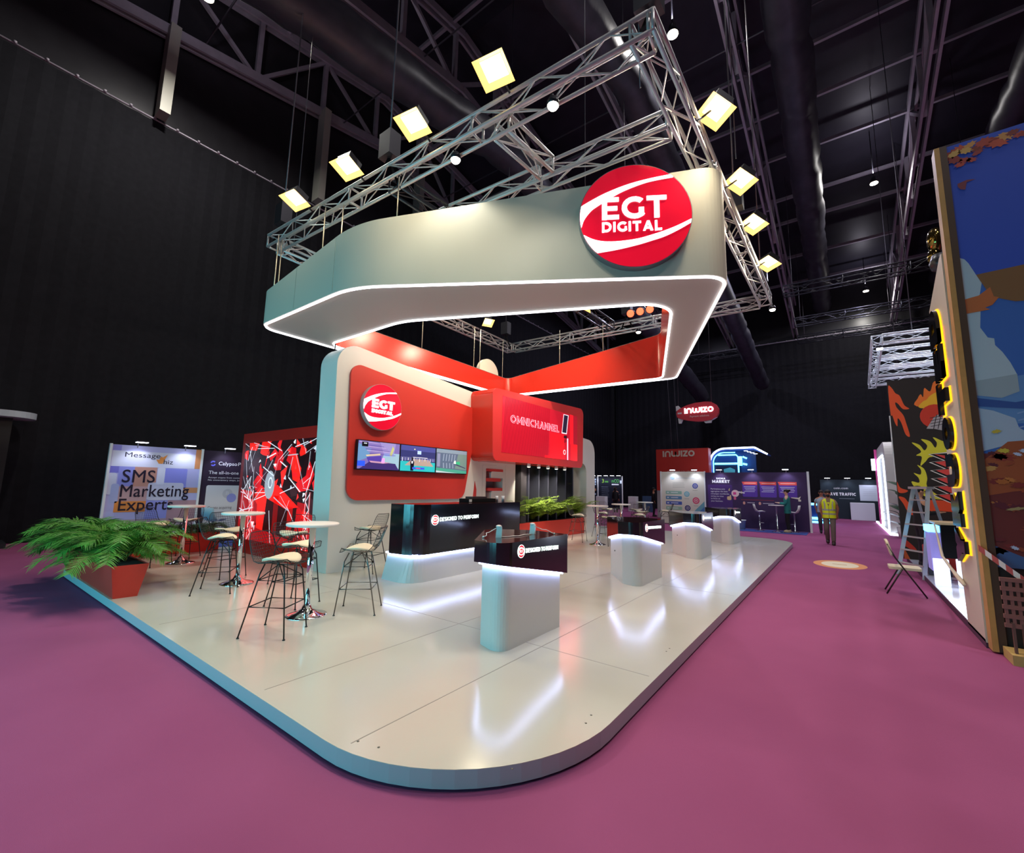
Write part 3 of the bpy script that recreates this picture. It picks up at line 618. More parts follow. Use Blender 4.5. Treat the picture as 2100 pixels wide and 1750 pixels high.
def pic3(P):
    P(rect(0, 0, 1, 1), '#5b6a84'); P(rect(0, .84, 1, 1), '#8496a8', .6, 1); P([(.6, .2), (1, .15), (1, .85), (.7, .85)], '#728a86', .6, 1); P([(0, 0), (1, 0), (1, .12), (0, .2)], '#4aa08a', .6, 1); P([(0, 0), (.7, 0), (0, .08)], '#c3d4da', .6, 2)
    for k in range(5): P([(.2+.09*k, .5), (.23+.09*k, .5), (.25+.09*k, .8), (.22+.09*k, .8)], '#8c9bb2', .6, 2)
    for k in range(4): P([(.22+.1*k, .2), (.25+.1*k, .2), (.24+.1*k, .42), (.21+.1*k, .42)], '#8c9bb2', .6, 2)
    P([(.62, .4), (.78, .36), (.76, .52), (.65, .5)], '#3fae7e', .7, 3); P([(.55, .42), (.63, .4), (.62, .56), (.57, .52)], '#dfe6e6', .7, 4); P([(.6, .36), (.95, .22), (.97, .25), (.65, .4)], '#4a4a68', .5, 4); P(rect(.03, .25, .12, .8), '#8e93b6', .5, 2)
tv(4.83, 5.82, 'left television of three, showing purple and blue streaks', pic1)
tv(5.825, 6.81, 'middle television of three, showing a volleyball court', pic2)
tv(6.815, 7.83, 'right television of three, showing a grey green picture', pic3)
# LED wall with shattered red picture on the far left side of the wall
lw = thing('led_wall', 'red framed video wall showing shattered red, white and black shapes', 'screen', (-9.5, 4.6, ST))
F4 = fy(4.5)
m = MB(mat('led_frame_red', '#c41f16', .4)); m.box(-11.25, -7.87, 4.5, 4.75, ST, 2.78); m.build('frame', lw)
rl = random.Random(3); m = MB(); X0, X1, Z0, Z1 = -11.1, -7.88, .42, 2.55
m.poly(F4, rect(X0, Z0, X1, Z1), .002, pic('#b0141a', .8)); m.poly(F4, [(X0, 1.5), (X1, 1.25), (X1, Z1), (X0, Z1)], .0025, pic('#2a0c10', .4))
def shard(cx, cz, r, n, h, lv, s):
    a0 = rl.uniform(0, 6.28); pts = []
    for k in range(n):
        a = a0+2*pi*k/n+rl.uniform(-.5, .5); q = r*rl.uniform(.5, 1.2); pts.append((min(max(cx+q*cos(a), X0), X1), min(max(cz+q*sin(a), Z0), Z1)))
    m.poly(F4, pts, .003+.0007*lv, pic(h, s))
for k in range(44): shard(rl.uniform(X0, X1), rl.uniform(.9, Z1), rl.uniform(.14, .34), 3+k % 3, ('#16080c', '#ef1a22', '#ff2018', '#ff2a24', '#3a1a20', '#d81018')[k % 6], k % 7, .8)
m.poly(F4, [(-10.2, .7), (-8.6, .55), (-8.55, 1.3), (-9.6, 1.55), (-10.25, 1.5)], .009, pic('#3c0a0c', .5)); m.poly(F4, [(-10.2, .7), (-9.9, .66), (-9.8, 1.5), (-10.25, 1.5)], .0095, pic('#ff241c', .9))
m.poly(F4, [(-10.2, 1.42), (-9.0, 1.15), (-8.5, 1.2), (-9.4, 1.62)], .0098, pic('#ff1a14', 1)); m.poly(F4, rect(-8.9, .6, -8.7, 1.2), .0098, pic('#b81010', .8)); m.poly(F4, rect(-9.5, .62, -9.3, 1.4), .0098, pic('#8a0d0d', .7))
for k in range(40): shard(rl.uniform(X0, X1), rl.uniform(Z0, Z1), rl.uniform(.03, .09), 3, ('#f4f0f6', '#d0c6d2', '#ff3030', '#1a0a0e')[k % 4], 9+k % 3, 1)
m.poly(F4, circ(-9.75, 1.62, .22, 16, .3), .0115, pic('#a9a4ac', .7)); m.poly(F4, circ(-9.72, 1.66, .09, 14, .12), .0118, pic('#e8e8ee', 1)); m.poly(F4, circ(-9.72, 1.66, .065, 14, .09), .012, pic('#8f8b96', .8))
for k in range(56):
    a = (rl.uniform(X0+.05, X1-.05), rl.uniform(1.0, Z1-.05)); an = rl.uniform(0, 6.28); l = rl.uniform(.25, .8); b = (min(max(a[0]+l*cos(an), X0), X1), min(max(a[1]+l*sin(an), Z0), Z1)); m.stroke(F4, [a, b], rl.uniform(.007, .022), .0125, .0128+.0002*(k % 5), pic(('#e9e6ee', '#a7a0aa', '#d2ccd6')[k % 3], 1))
for x in (-10.6, -8.25):
    for s in (0, .14): m.stroke(F4, [(x+s, Z0), (x+s, 1.5)], .025, .0126, .0136, pic('#ff8f94', .9))
    for k in range(7): m.stroke(F4, [(x+.14*(k % 2), Z0+.15*k), (x+.14*((k+1) % 2), Z0+.15*k+.15)], .015, .0126, .0138, pic('#e9e6ee', .9))
m.build('screen_picture', lw)
area('led_wall_glow', (-9.5, 4.4, 1.5), (0, -1, 0), 3, 2, 12, (1, .25, .2), lw)
area('screen_glow', (-6.5, 10.3, 3.2), (1, 0, 0), 3.7, 1.3, 35, (1, .18, .16), bx)

# ------------------------------------------------------------------ counters
SLABT = mat('counter_top', '#2a1416', .1, spec=.7)
BASEW = mat('counter_base', '#c9cac8', .4)
FX = fx(0)
def counter_mark(root, x, y0, z0, r, slope, tl, th):
    fr = Fr((x, 0, 0), (0, 1, slope)); m = MB(SIGNW); fr.n = XA
    zz = z0-slope*y0*0; f2 = Fr((x, y0, z0), (0, 1, slope), (0, 0, 1)); f2.n = XA; f2.v = ZA
    W = emi('mark_white', '#f0fff8', 1.6); R = emi('mark_red', '#e02038', .8)
    m.poly(f2, circ(0, 0, r, 28), .003, W)
    m.poly(f2, [(r*.86*cos(a), r*.9*sin(a)) for a in [k*.24+.5 for k in range(9)]]+[(r*.95*cos(a)-.1*r, r*.62*sin(a)-.0) for a in [k*.24+.5 for k in range(9)][::-1]], .004, R)
    m.poly(f2, circ(.02*r, -.02*r, r*.62, 20, r*.42), .0045, R)
    m.poly(f2, [(r*.86*cos(a), r*.9*sin(a)) for a in [k*.24+3.9 for k in range(9)]]+[(r*.9*cos(a)+.05*r, r*.6*sin(a)) for a in [k*.24+3.9 for k in range(9)][::-1]], .004, R)
    m.caps(f2, 'EGT', 0, -.18*r, r*.4, W, .006, 0, al='c', w=r*.85)
    m.caps(f2, 'DESIGNED TO PERFORM', r*1.22, -th*.45, th, W, .004, .004, w=tl, k=.2, gap=.16)
    return m.build('illuminated_mark', root)
def small_counter(dx, dy, label):
    t = thing('display_counter', label, 'counter', (-3.0+dx, 4.1+dy, ST), group='small leaf-shaped counters with glowing undersides')
    S = lambda pts: [(x+dx, y+dy) for x, y in pts]
    zb = lambda x, y: .933-.19*(y-dy-3.47)
    top = S(rpoly([(-3.05, 3.47, .03), (-2.66, 3.40, .24), (-2.66, 4.70, .02), (-3.25, 4.78, .4), (-3.72, 4.44, .16)], 8))
    base = S(rpoly([(-3.03, 3.58, .08), (-2.70, 3.47, .24), (-2.70, 4.60, .03), (-3.22, 4.66, .3), (-3.62, 4.38, .12)], 8))
    MB(BLKGLOSS).prism(top, zb, 1.135, BLKGLOSS).build('slab', t)
    MB(SLABT).prism(top, 1.135, 1.145).build('worktop', t)
    MB(BASEW).prism(base, ST, lambda x, y: zb(x, y)+.01).build('base', t)
    g = inset(base, -.03); MB(LEDB).tube([(x, y, zb(x, y)-.008) for x, y in g], .009, closed=True, n=5).build('light_strip', t)
    m = MB(BLK); e = V((-.59, .84, 0)); nn = V((-.82, -.57, 0)); o = V((-3.26+dx, 3.905+dy, 0))
    m.bar(o+e*.2+nn*.004+ZA*.66, o+e*.29+nn*.004+ZA*.66, .005, .012); m.tube([o+e*.12+nn*-.02+ZA*.58, o+e*.12+nn*.02+ZA*.58], .012, n=10)
    m.build('lock', t)
    counter_mark(t, -2.66+dx, 3.745+dy, 1.045, .066, -.04, .64, .044)
    return t
small_counter(0, 0, 'nearest small counter with two white security stands on its dark top')
small_counter(-.04, 3.68, 'second small dark-topped counter along the stage edge from the viewer')
small_counter(-.02, 7.36, 'third small counter along the stage edge, topped by the white display wall behind')
small_counter(0, 11.02, 'furthest small counter along the stage edge, beside the purple display wall')
lc = thing('reception_counter', 'long black-fronted reception counter before the red television wall', 'counter', (-6, 6.3, ST))
top = rpoly([(-6.18, 4.86, .02), (-5.58, 4.93, .42), (-5.58, 7.80, .02), (-6.18, 7.80, .02)], 8)
base0 = rpoly([(-6.32, 4.84, .05), (-5.56, 4.80, .4), (-5.56, 7.7, .03), (-6.32, 7.7, .03)], 8)
base1 = [(x*.93-.43, y*.94+.39) for x, y in base0]
m = MB(BASEW); k = len(base0)
if sum(base0[i-1][0]*base0[i][1]-base0[i][0]*base0[i-1][1] for i in range(k)) < 0: base0 = base0[::-1]; base1 = base1[::-1]
base1 = [(x*.95-.31, y) for x, y in base0]; base1 = [(min(x, -5.64), max(y, 4.97)) for x, y in base1]
m.add([(x, y, ST) for x, y in base0]+[(x, y, .56) for x, y in base1], [(i, (i+1) % k, k+(i+1) % k, k+i) for i in range(k)]); m.build('base', lc)
MB(BLKGLOSS).prism(top, .545, 1.35).build('slab', lc)
MB(SLABT).prism(top, 1.35, 1.36).build('worktop', lc)
g = inset(base1, -.035); MB(LEDB).tube([(x, y, .537) for x, y in g], .01, closed=True, n=5).build('light_strip', lc)
m = MB(WHITEB); m.add([(-6.42, 5.02, ST), (-6.2, 5.02, ST), (-6.2, 5.02, 1.2), (-6.26, 5.02, 1.2), (-6.42, 7.6, ST), (-6.2, 7.6, ST), (-6.2, 7.6, 1.2), (-6.26, 7.6, 1.2)], [(0, 1, 2, 3), (7, 6, 5, 4), (0, 3, 7, 4), (3, 2, 6, 7)]); m.build('rear_panel', lc)
counter_mark(lc, -5.58, 5.33, 1.10, .088, .015, 1.0, .066)
# things on the counters
def sec_stand(x, y, rz, label, cable):
    t = thing('security_stand', label, 'display stand', (x, y, 1.145), group='white security stands on the near counter')
    f = Fr((x, y, 1.145), (cos(rz), sin(rz), 0))
    m = MB(WHITEB); m.slab(f, rpoly([(-.032, 0), (.032, 0), (.036, .115, .02), (-.02, .125, .02)], 4), -.022, .022); m.build('body', t, bev=.004)
    m = MB(WHITEB); m.ball((x, y, 1.262), .033, 12, None, (1, 1, .5)); m.build('head', t)
    m = MB(WHITEB); m.tube(cable, .0045, n=6); m.ball(cable[-1], .011, 8); m.build('cord', t); return t
SS0 = sec_stand(-3.02, 3.83, .6, 'white security stand on the near counter, left one', [(-3.03, 3.83, 1.255), (-3.10, 3.77, 1.2), (-3.12, 3.74, 1.19), (-3.08, 3.70, 1.17), (-3.11, 3.68, 1.155)])
sec_stand(-2.94, 4.36, .3, 'white security stand on the near counter, right one', [(-2.94, 4.36, 1.25), (-2.86, 4.45, 1.2), (-2.82, 4.47, 1.2), (-2.78, 4.53, 1.165), (-2.76, 4.55, 1.155)])
MB(WHITEB).tube([(-3.0, 3.85, 1.15), (-2.95, 3.93, 1.152), (-2.96, 4.0, 1.152), (-2.92, 4.06, 1.152), (-2.95, 4.2, 1.152), (-2.94, 4.33, 1.15)], .005).build('connecting_cord', SS0)
t = thing('card_printer', 'black boxy printer with a small white display on the reception counter', 'printer', (-6.1, 7.0, 1.36))
MB(BLK).box(-6.15, -5.9, 6.5, 7.35, 1.36, 1.43).build('body', t, bev=.005); MB(mat('dark_brown_plastic', '#3b2d2c', .4)).box(-6.12, -5.93, 6.65, 7.1, 1.43, 1.47).build('tray', t, bev=.004)
m = MB(WHITEB); m.box(-5.9, -5.895, 6.52, 6.6, 1.37, 1.42); m.build('display', t)
t = thing('glass_tumbler', 'left clear plastic tumbler on the right end of the reception counter', 'glass', (-5.95, 7.45, 1.36), group='clear tumblers on the reception counter')
GL = mat('clear_plastic', '#c9ccd2', .15); MB(GL).lathe([(.03, 0), (.036, .12), (.033, .12), (.028, .005)], (-5.95, 7.45, 1.36), 14).build('cup', t)
dup(t, (-5.9, 7.6, 1.36), 0, 'right clear plastic tumbler on the right end of the reception counter')

# ------------------------------------------------------------------ tables and wire stools
TOPW = mat('table_top_white', '#e4e2dc', .35)
def bar_table():
    t = thing('bar_table', '', 'table', group='round white bar tables on chrome columns')
    MB(TOPW).lathe([(.285, 1.045), (.30, 1.052), (.30, 1.075), (.29, 1.08)], n=40).build('table_top', t)
    MB(CHROME).lathe([(.036, .06), (.036, 1.045)], n=20).build('column', t)
    MB(CHROME).lathe([(.23, 0), (.23, .008), (.2, .018), (.12, .04), (.06, .075), (.04, .12)], n=40).build('foot', t)
    return t
TB = bar_table(); T0 = [(-5.25, 2.98, 'nearest white bar table with a mirror-like round foot'), (-7.63, 3.16, 'white bar table in the middle of the left row, before the video wall'), (-10.2, 3.19, 'white bar table furthest left, behind the potted palms'),
    (-5.62, 11.6, 'white bar table on the stage just behind the second small counter'), (-5.72, 13.5, 'white bar table at the back, between wire stools and the purple aisle'), (-6.05, 16.5, 'white bar table at the far back edge of the stage')]
for i, (x, y, l) in enumerate(T0):
    if i == 0: TB.location = (x, y, ST); TB['label'] = l
    else: dup(TB, (x, y, ST), 0, l)
def stool(kind):
    W = WIREB if kind else WIREC
    t = thing('wire_stool', '', 'bar stool', group='wire bar stools with cream cushions')
    prof = [(.235, .715), (.20, .735), (.12, .735), (.02, .72), (-.08, .715), (-.15, .735), (-.195, .785), (-.225, .85), (-.25, .92), (-.275, .985), (-.295, 1.03)]
    NU = 13
    def P(i, u):     # i along the profile, u from -1 to 1 across
        y, z = prof[i]; s = i/(len(prof)-1)
        wd = .235+.05*sin(pi*min(1, s*1.6))-.03*s
        if i == 0: wd = .16
        if i == 1: wd = .21
        if i == len(prof)-1: wd *= .82
        if i == len(prof)-2: wd *= .94
        up = .055*u*u*(1-s)*(1 if i else .2); fw_ = .05*u*u*s
        return (wd*u, y+fw_, z+up)
    m = MB(W)
    for k in range(NU): m.tube([P(i, -1+2*k/(NU-1)) for i in range(len(prof))], .0022, n=4, caps=False)
    sub = []
    for i in range(len(prof)-1):
        for f in ((0, .5) if i not in (0, 9) else (0,)): sub.append((i, f))
    for i, f in sub[1:]:
        m.tube([tuple(V(P(i, u)).lerp(V(P(i+1, u)), f)) for u in [-1+.25*j for j in range(9)]], .0022, n=4, caps=False)
    m.build('wire_shell', t)
    rim = [P(i, -1) for i in range(len(prof))]+[P(len(prof)-1, u) for u in (-.5, 0, .5)]+[P(i, 1) for i in range(len(prof)-1, -1, -1)]+[P(0, u) for u in (.5, 0, -.5)]
    MB(W).tube(rim, .005, n=6, closed=True).build('rim', t)
    c = MB(CUSH); n = 20; top = []; bot = []
    for j in range(n):
        a = 2*pi*j/n; u = cos(a); v = sin(a); y = .025+.185*v*(1 if v > 0 else .95); wd = .225*(1-.12*max(0, v)); top.append((wd*u, y, .745+.05*u*u)); bot.append((wd*u, y, .725+.05*u*u))
    mid = [(x*.8, .025+(y-.025)*.8, z+.022-.02*(x/.225)**2) for x, y, z in top]
    c.add(bot+top+mid+[(0, .025, .77)], [(j, (j+1) % n, n+(j+1) % n, n+j) for j in range(n)]+[(n+j, n+(j+1) % n, 2*n+(j+1) % n, 2*n+j) for j in range(n)]+[(2*n+j, 2*n+(j+1) % n, 3*n) for j in range(n)]+[tuple(range(n))[::-1]], None, True); c.build('cushion', t)
    feet = [(-.215, .24), (.215, .24), (-.225, -.235), (.225, -.235)]; tops = [(-.16, .16), (.16, .16), (-.15, -.1), (.15, -.1)]
    for (fx_, fy_), (tx, ty) in zip(feet, tops):
        l = MB(W).tube([(fx_, fy_, .012), (tx*1.08, ty*1.05, .62), (tx*.85, ty*.8, .72)], .0075, n=7).build('leg', t)
        MB(W).lathe([(.014, 0), (.014, .006), (.008, .014)], (fx_, fy_, 0), 10).build('foot_glide', l)
    q = lambda k, h: tuple(V((feet[k][0], feet[k][1], 0)).lerp(V((tops[k][0]*1.08, tops[k][1]*1.05, .62)), h/.62)+V((0, 0, h-0)))
    q = lambda k, h: (feet[k][0]+(tops[k][0]*1.08-feet[k][0])*h/.62, feet[k][1]+(tops[k][1]*1.05-feet[k][1])*h/.62, h)
    MB(W).tube([q(0, .30), q(1, .30), q(3, .30), q(2, .30)], .0065, n=6, closed=True).build('footrest', t)
    m = MB(W); m.tube([q(0, .56), q(1, .56), q(3, .56), q(2, .56)], .006, n=6, closed=True)
    for a, b in ((0, 3), (1, 2)): m.tube([q(a, .56), (0, 0, .70), q(b, .56)], .006, n=6)
    m.build('support_frame', t); return t
SB = stool(1); SW_ = stool(0)
STOOLS = [  # x, y, heading of the seat front (deg, 0 = +X), wire kind, label
 (-4.91, 2.44, 33, 1, 'nearest black wire stool, left of the near bar table foot'),
 (-4.945, 3.49, 223, 0, 'wire stool right of the near bar table, its back to the reception counter'),
 (-5.85, 3.12, 20, 1, 'black wire stool just left behind the near bar table, before the video wall'),
 (-7.15, 3.75, -62, 1, 'black wire stool with thick cushion before the lower right of the video wall'),
 (-7.0, 5.1, 200, 1, 'dark wire stool standing near the white wall with its back to the viewer'),
 (-6.75, 6.0, 200, 1, 'wire stool peeking out behind the left end of the reception counter'),
 (-7.3, 2.74, 56, 1, 'black wire stool in front of the middle left bar table'),
 (-8.35, 3.25, 10, 1, 'black wire stool behind the middle left bar table'),
 (-10.3, 2.75, 28, 1, 'black wire stool beside the furthest left bar table, nearest the palms'),
 (-10.85, 3.42, -40, 1, 'black wire stool behind the furthest left bar table'),
 (-6.4, 11.84, 10, 0, 'wire stool before the long red planter'),
 (-6.45, 13.6, 0, 0, 'wire stool at the foot of the white arch, left of the bar table there'),
 (-7.5, 16.3, -20, 0, 'wire stool behind the arch, beyond the table near the second small counter'),
 (-5.32, 11.75, 150, 0, 'wire stool right beside the bar table behind the second small counter'),
 (-6.55, 16.95, -50, 0, 'wire stool with cushion tilted up, left of the far back table'),
 (-5.83, 15.6, 80, 0, 'wire stool in front of the far back table'),
 (-5.18, 13.7, 190, 0, 'wire stool just above the top of the second small counter'),
 (-5.4, 16.9, 200, 0, 'wire stool right of the far back table, by the man in black')]
used = set()
for x, y, a, k, l in STOOLS:
    s = SB if k else SW_; rz = rad(a-90)
    if k not in used: used.add(k); s.location = (x, y, ST); s.rotation_euler = (0, 0, rz); s['label'] = l
    else: dup(s, (x, y, ST), rz, l)

# ------------------------------------------------------------------ plants
def leafmat(n, h, h2): 
    m = mat(n, h, .45, spec=.35, noise=.35, nscale=9); return m
PALM = leafmat('palm_leaf', '#4f8c34', 0); PALMY = leafmat('yellow_palm_leaf', '#86a03c', 0); DARKL = leafmat('dark_leaf', '#2c5a2a', 0); STEMM = mat('plant_stem', '#5d6b34', .6)
def palm_mesh(n, L, up, seed, mt, lw=.016, nl=30, llen=.26, droop=1.15, f0=.18, lmin=.75):
    r = random.Random(seed); m = MB(mt); st_ = MB(STEMM)
    for k in range(n):
        a = 2*pi*k/n+r.uniform(-.35, .35); el = r.uniform(up[0], up[1]); l = L*r.uniform(lmin, 1.1); h = V((cos(a), sin(a), 0)); pts = []
        p = V((r.uniform(-.06, .06), r.uniform(-.06, .06), 0)); e = el; ns = 9
        for i in range(ns+1):
            pts.append(p.copy()); p = p+(h*cos(e)+ZA*sin(e))*(l/ns); e -= (el+droop)/ns*r.uniform(.75, 1.15)
        st_.tube(pts, [.006*(1-.8*i/ns)+.0012 for i in range(ns+1)], n=4, caps=False)
        sd = h.cross(ZA)
        for j in range(nl):
            f = f0+(1-f0)*j/nl; i = min(int(f*ns), ns-1); q = pts[i].lerp(pts[i+1], f*ns-i); t = (pts[i+1]-pts[i]).normalized(); ll = llen*(.35+.65*sin(pi*(.12+.83*f)))*r.uniform(.85, 1.15); nz = sd.cross(t).normalized()
            for s in (-1, 1):
                d = (sd*s*.8+t*.75+nz*r.uniform(.0, .35)).normalized(); dr = ZA*(-ll*.26); w_ = t*lw*.5
                m.add([q-w_, q+w_, q+d*ll*.55+w_*1.1+dr*.25, q+d*ll*.55-w_*1.1+dr*.25, q+d*ll+dr], [(0, 1, 2, 3), (3, 2, 4)])
    return m, st_
def palm(name, label, x, y, z, rz, src, group):
    if isinstance(src, bpy.types.Object): return dup(src, (x, y, z), rz, label, group)
    t = thing(name, label, 'plant', (x, y, z), rz, group); m, s = src
    for b, nm in ((m, 'foliage'), (s, 'frond_stems')):
        o = b.build(nm); o.parent = t
    return t
pl = thing('planter_box', 'long tapered red planter box on the front left stage corner', 'planter', (-9.3, 1.86, ST))
m = MB(REDBOX); b0 = [(-10.86, 1.73), (-7.79, 1.73), (-7.77, 1.98), (-10.86, 1.98)]; b1 = [(-10.92, 1.66), (-7.72, 1.66), (-7.70, 2.05), (-10.92, 2.05)]
m.add([(x, y, ST) for x, y in b0]+[(x, y, .55) for x, y in b1], [(0, 1, 5, 4), (1, 2, 6, 5), (2, 3, 7, 6), (3, 0, 4, 7), (3, 2, 1, 0)]); m.build('box', pl)
MB(mat('soil', '#1c1713', .95)).add([(x, y, .535) for x, y in [(-10.9, 1.68), (-7.74, 1.68), (-7.72, 2.03), (-10.9, 2.03)]], [(0, 1, 2, 3)]).build('soil', pl)
P1 = palm('potted_palm', 'bushy green palm at the right end of the front red planter', -8.25, 1.86, .54, 0, palm_mesh(25, .95, (.6, 1.52), 1, PALM, .014, 38, .28, .9), 'palms in the front red planter')
P2 = palm('potted_palm', 'bushy green palm, second from the right in the front red planter', -8.75, 1.86, .54, 0, palm_mesh(25, 1.0, (.65, 1.52), 2, PALM, .014, 38, .28, 1.0), 'palms in the front red planter')
palm('potted_palm', 'bushy green palm in the middle of the front red planter', -9.35, 1.86, .54, 1.1, P1, 'palms in the front red planter')
palm('potted_palm', 'bushy green palm, second from the left in the front red planter', -9.85, 1.86, .54, 2.3, P2, 'palms in the front red planter')
palm('potted_palm', 'bushy green palm at the left end of the front red planter', -10.25, 1.86, .54, 3.9, P1, 'palms in the front red planter')
Q1 = None; LBL = ('yellow green palm at the left end of the long red planter, behind the black column', 'yellow green palm in the long red planter right of the black column', 'yellow green palm in the long red planter, third from the left', 'yellow green palm in the middle of the long red planter', 'yellow green palm in the long red planter, third from the right', 'yellow green palm in the long red planter, second from the right', 'tall spiky palm at the right end of the long red planter')
for k, y in enumerate((10.2, 10.95, 11.5, 12.05, 12.6, 13.15, 13.8)):
    s = palm_mesh(60, 1.12, (.95, 1.57), 11, PALMY, .017, 28, .22, .12, .05, .3) if Q1 is None else Q1
    o = palm('niche_palm', LBL[k], -7.72-.1*(k % 2), y, .64, k*1.7, s, 'palms in the long red planter'); Q1 = Q1 or o
bp = thing('planter_box', 'red planter box at the left edge of the stage behind the bar tables', 'planter', (-11.6, 3.4, ST))
MB(REDBOX).box(-11.8, -11.5, 2.3, 4.3, ST, .54).build('box', bp, bev=.008); MB(mat('soil', '#1c1713', .95)).box(-11.78, -11.52, 2.33, 4.27, .53, .545).build('soil', bp)
Q2 = None
for k, y in enumerate((2.6, 3.1, 3.6, 4.05)):
    s = palm_mesh(18, .55, (.5, 1.3), 21, DARKL, .016, 16, .2) if Q2 is None else Q2
    o = palm('dark_shrub', ('dark green shrub at the near end of the back left planter', 'dark green shrub, second from the near end of the back left planter', 'dark green shrub, third from the near end of the back left planter', 'dark green shrub at the far end of the back left planter')[k], -11.65, y, .54, k*1.3, s, 'shrubs in the back left planter'); Q2 = Q2 or o
# ------------------------------------------------------------------ shell-scheme display walls
POST = mat('white_post', '#e4e4e4', .4)
ARM = emi('arm_light', '#eaf0ff', 12)
def arm_lamp(x, y, z, d, label, power=14, group='arm lamps on the display walls', k=1.0):
    t = thing('arm_lamp', label, 'lamp', (x, y, z), group=group); d = V(d).normalized(); c = V((x, y, z))+d*.32*k; s = ZA.cross(d)
    MB(STEEL).tube([(x, y, z-.05), (x, y, z+.08), tuple(c+ZA*.1)], .012).build('arm', t)
    m = MB(BLACKSTEEL); m.bar(c-s*.12*k+ZA*.09, c+s*.12*k+ZA*.09, .16*k, .03); m.build('housing', t)
    m = MB(ARM); m.bar(c-s*.11*k+ZA*.065, c+s*.11*k+ZA*.065, .14*k, .015); m.build('lamp_glass', t)
    spot('arm_light', tuple(c+ZA*.03), tuple(-d*.42-ZA), power, (.72, .78, 1), 105, .7, .05, t)
GREY = ink('#c9c9d6')
# purple-and-orange message wall (faces +X)
a = thing('display_wall', 'lilac and orange display wall with large dark lettering under two lamps', 'display wall', (-14.05, 3.66, 0), group='display walls behind the left planters')
F = fx(-14.0); m = MB(ink('#a9a6d8'))
m.slab(F, rect(2.72, .02, 4.58, 2.5), -.06, 0, ink('#b2b0dc'))
def R(y0, z0, y1, z1, h, r=0, lv=1): m.poly(F, rect(y0, z0, y1, z1, r), .001*lv, ink(h))
R(2.74, 2.36, 2.9, 2.49, '#8c88cf'); R(2.74, 1.98, 4.45, 2.36, '#cfcfe0', .02, 2); R(4.45, 1.98, 4.58, 2.5, '#cf8a5c', 0, 2); R(2.74, 1.82, 2.9, 1.98, '#7672c8'); R(3.2, 1.5, 3.65, 1.98, '#c48e7e', 0, 2); R(2.9, 1.45, 3.25, 1.98, '#8f90d8', 0, 1)
R(2.72, 1.3, 2.88, 1.82, '#cfcfe2', .05, 3); R(3.66, 1.55, 3.82, 1.98, '#d3d3e4', .04, 5); R(3.82, 1.45, 4.3, 1.97, '#8a8bdb', .03, 2); R(2.8, 1.1, 2.95, 1.56, '#a9b0da', .05, 4); R(2.92, 1.12, 3.5, 1.5, '#c39c9e', 0, 2); R(3.5, 1.16, 4.25, 1.6, '#cbc9de', .06, 3); R(4.25, 1.34, 4.58, 1.48, '#d08f63', 0, 2)
R(2.9, .88, 3.5, 1.14, '#dd8a45', 0, 4); R(3.5, .7, 3.95, 1.15, '#9496dd', 0, 3); R(3.95, .6, 4.58, 1.15, '#b08a94', 0, 2); R(2.72, .6, 2.92, .9, '#b9b9e2', 0, 2); R(2.9, .3, 4.58, .7, '#b39aa8', 0, 1)
m.build('printed_panel', a)
m = MB(ink('#2a2238')); D = '#241c30'
m.text(F, 'Message', 2.98, 2.215, .115, ink(D), .008, 0, .0, w=.70); m.text(F, 'hiz', 3.76, 2.075, .115, ink(D), .008, 0, .0, w=.20)
m.poly(F, [(3.60, 2.18), (3.66, 2.08), (3.74, 2.08), (3.76, 2.14), (3.83, 2.32), (3.73, 2.24), (3.70, 2.27), (3.66, 2.18)], .006, ink('#e8934a'))
m.text(F, 'SMS', 2.98, 1.60, .30, ink(D), .008, 0, .01, w=.64); m.text(F, 'Marketing', 2.98, 1.25, .29, ink(D), .008, 0, .01, w=1.40); m.text(F, 'Experts', 2.98, .92, .28, ink(D), .008, 0, .01, w=1.08)
m.build('lettering', a); m = MB(POST)
for y in (2.7, 4.6): m.box(-14.05, -13.97, y-.025, y+.025, 0, 2.52)
m.build('post', a)
a = thing('display_wall', 'dark plum display wall with white lettering and a pale card, cut off by the video wall', 'display wall', (-14.05, 5.6, 0), group='display walls behind the left planters')
m = MB(ink('#2c1d33')); m.slab(F, rect(4.63, .02, 6.6, 2.5), -.06, 0, ink('#2c1d33')); m.poly(F, rect(4.78, .1, 6.0, 1.55, .05), .002, ink('#cfced2')); m.poly(F, circ(5.32, 1.32, .13, 20), .003, ink('#bcbcc4')); m.poly(F, circ(5.43, 1.2, .125, 20), .004, ink('#8d92d4')); m.build('printed_panel', a)
m = MB(ink('#efeef2')); W = ink('#efeef2')
m.text(F, 'Calypso', 5.02, 2.11, .095, W, .003, 0, .025, w=.47); m.text(F, 'Pay', 5.52, 2.11, .095, W, .003, 0, .0, w=.21); m.text(F, 'The all-in-one crypto', 4.8, 1.86, .085, W, .003, 0, .02, w=1.15)
m.text(F, 'Accept crypto from customers,', 4.8, 1.745, .04, W, .003, 0, .02, w=.95); m.text(F, 'No unnecessary steps, just a', 4.8, 1.675, .04, W, .003, 0, .02, w=.9); m.text(F, 'Crypto acquiring', 4.86, .90, .075, ink('#4a4650'), .004, w=.6); m.text(F, 'B', 5.28, 1.28, .1, ink('#e4e4ea'), .005, 0, .02)
for z in (.78, .68, .58): m.poly(F, rect(4.92, z, 5.3, z+.012), .004, ink('#8d8a92')); m.poly(F, circ(4.88, z+.006, .009, 8), .004, ink('#4a4650'))
for k in range(2): m.poly(F, [(4.88+.07*cos(q)*(.95 if k else 1), 2.15+.075*sin(q)) for q in [.7+k*3.14+.24*i for i in range(10)]]+[(4.88+.035*cos(q), 2.15+.04*sin(q)) for q in [.7+k*3.14+.24*i for i in range(10)][::-1]], .003, ink('#6a6ae0'))
m.build('lettering', a)
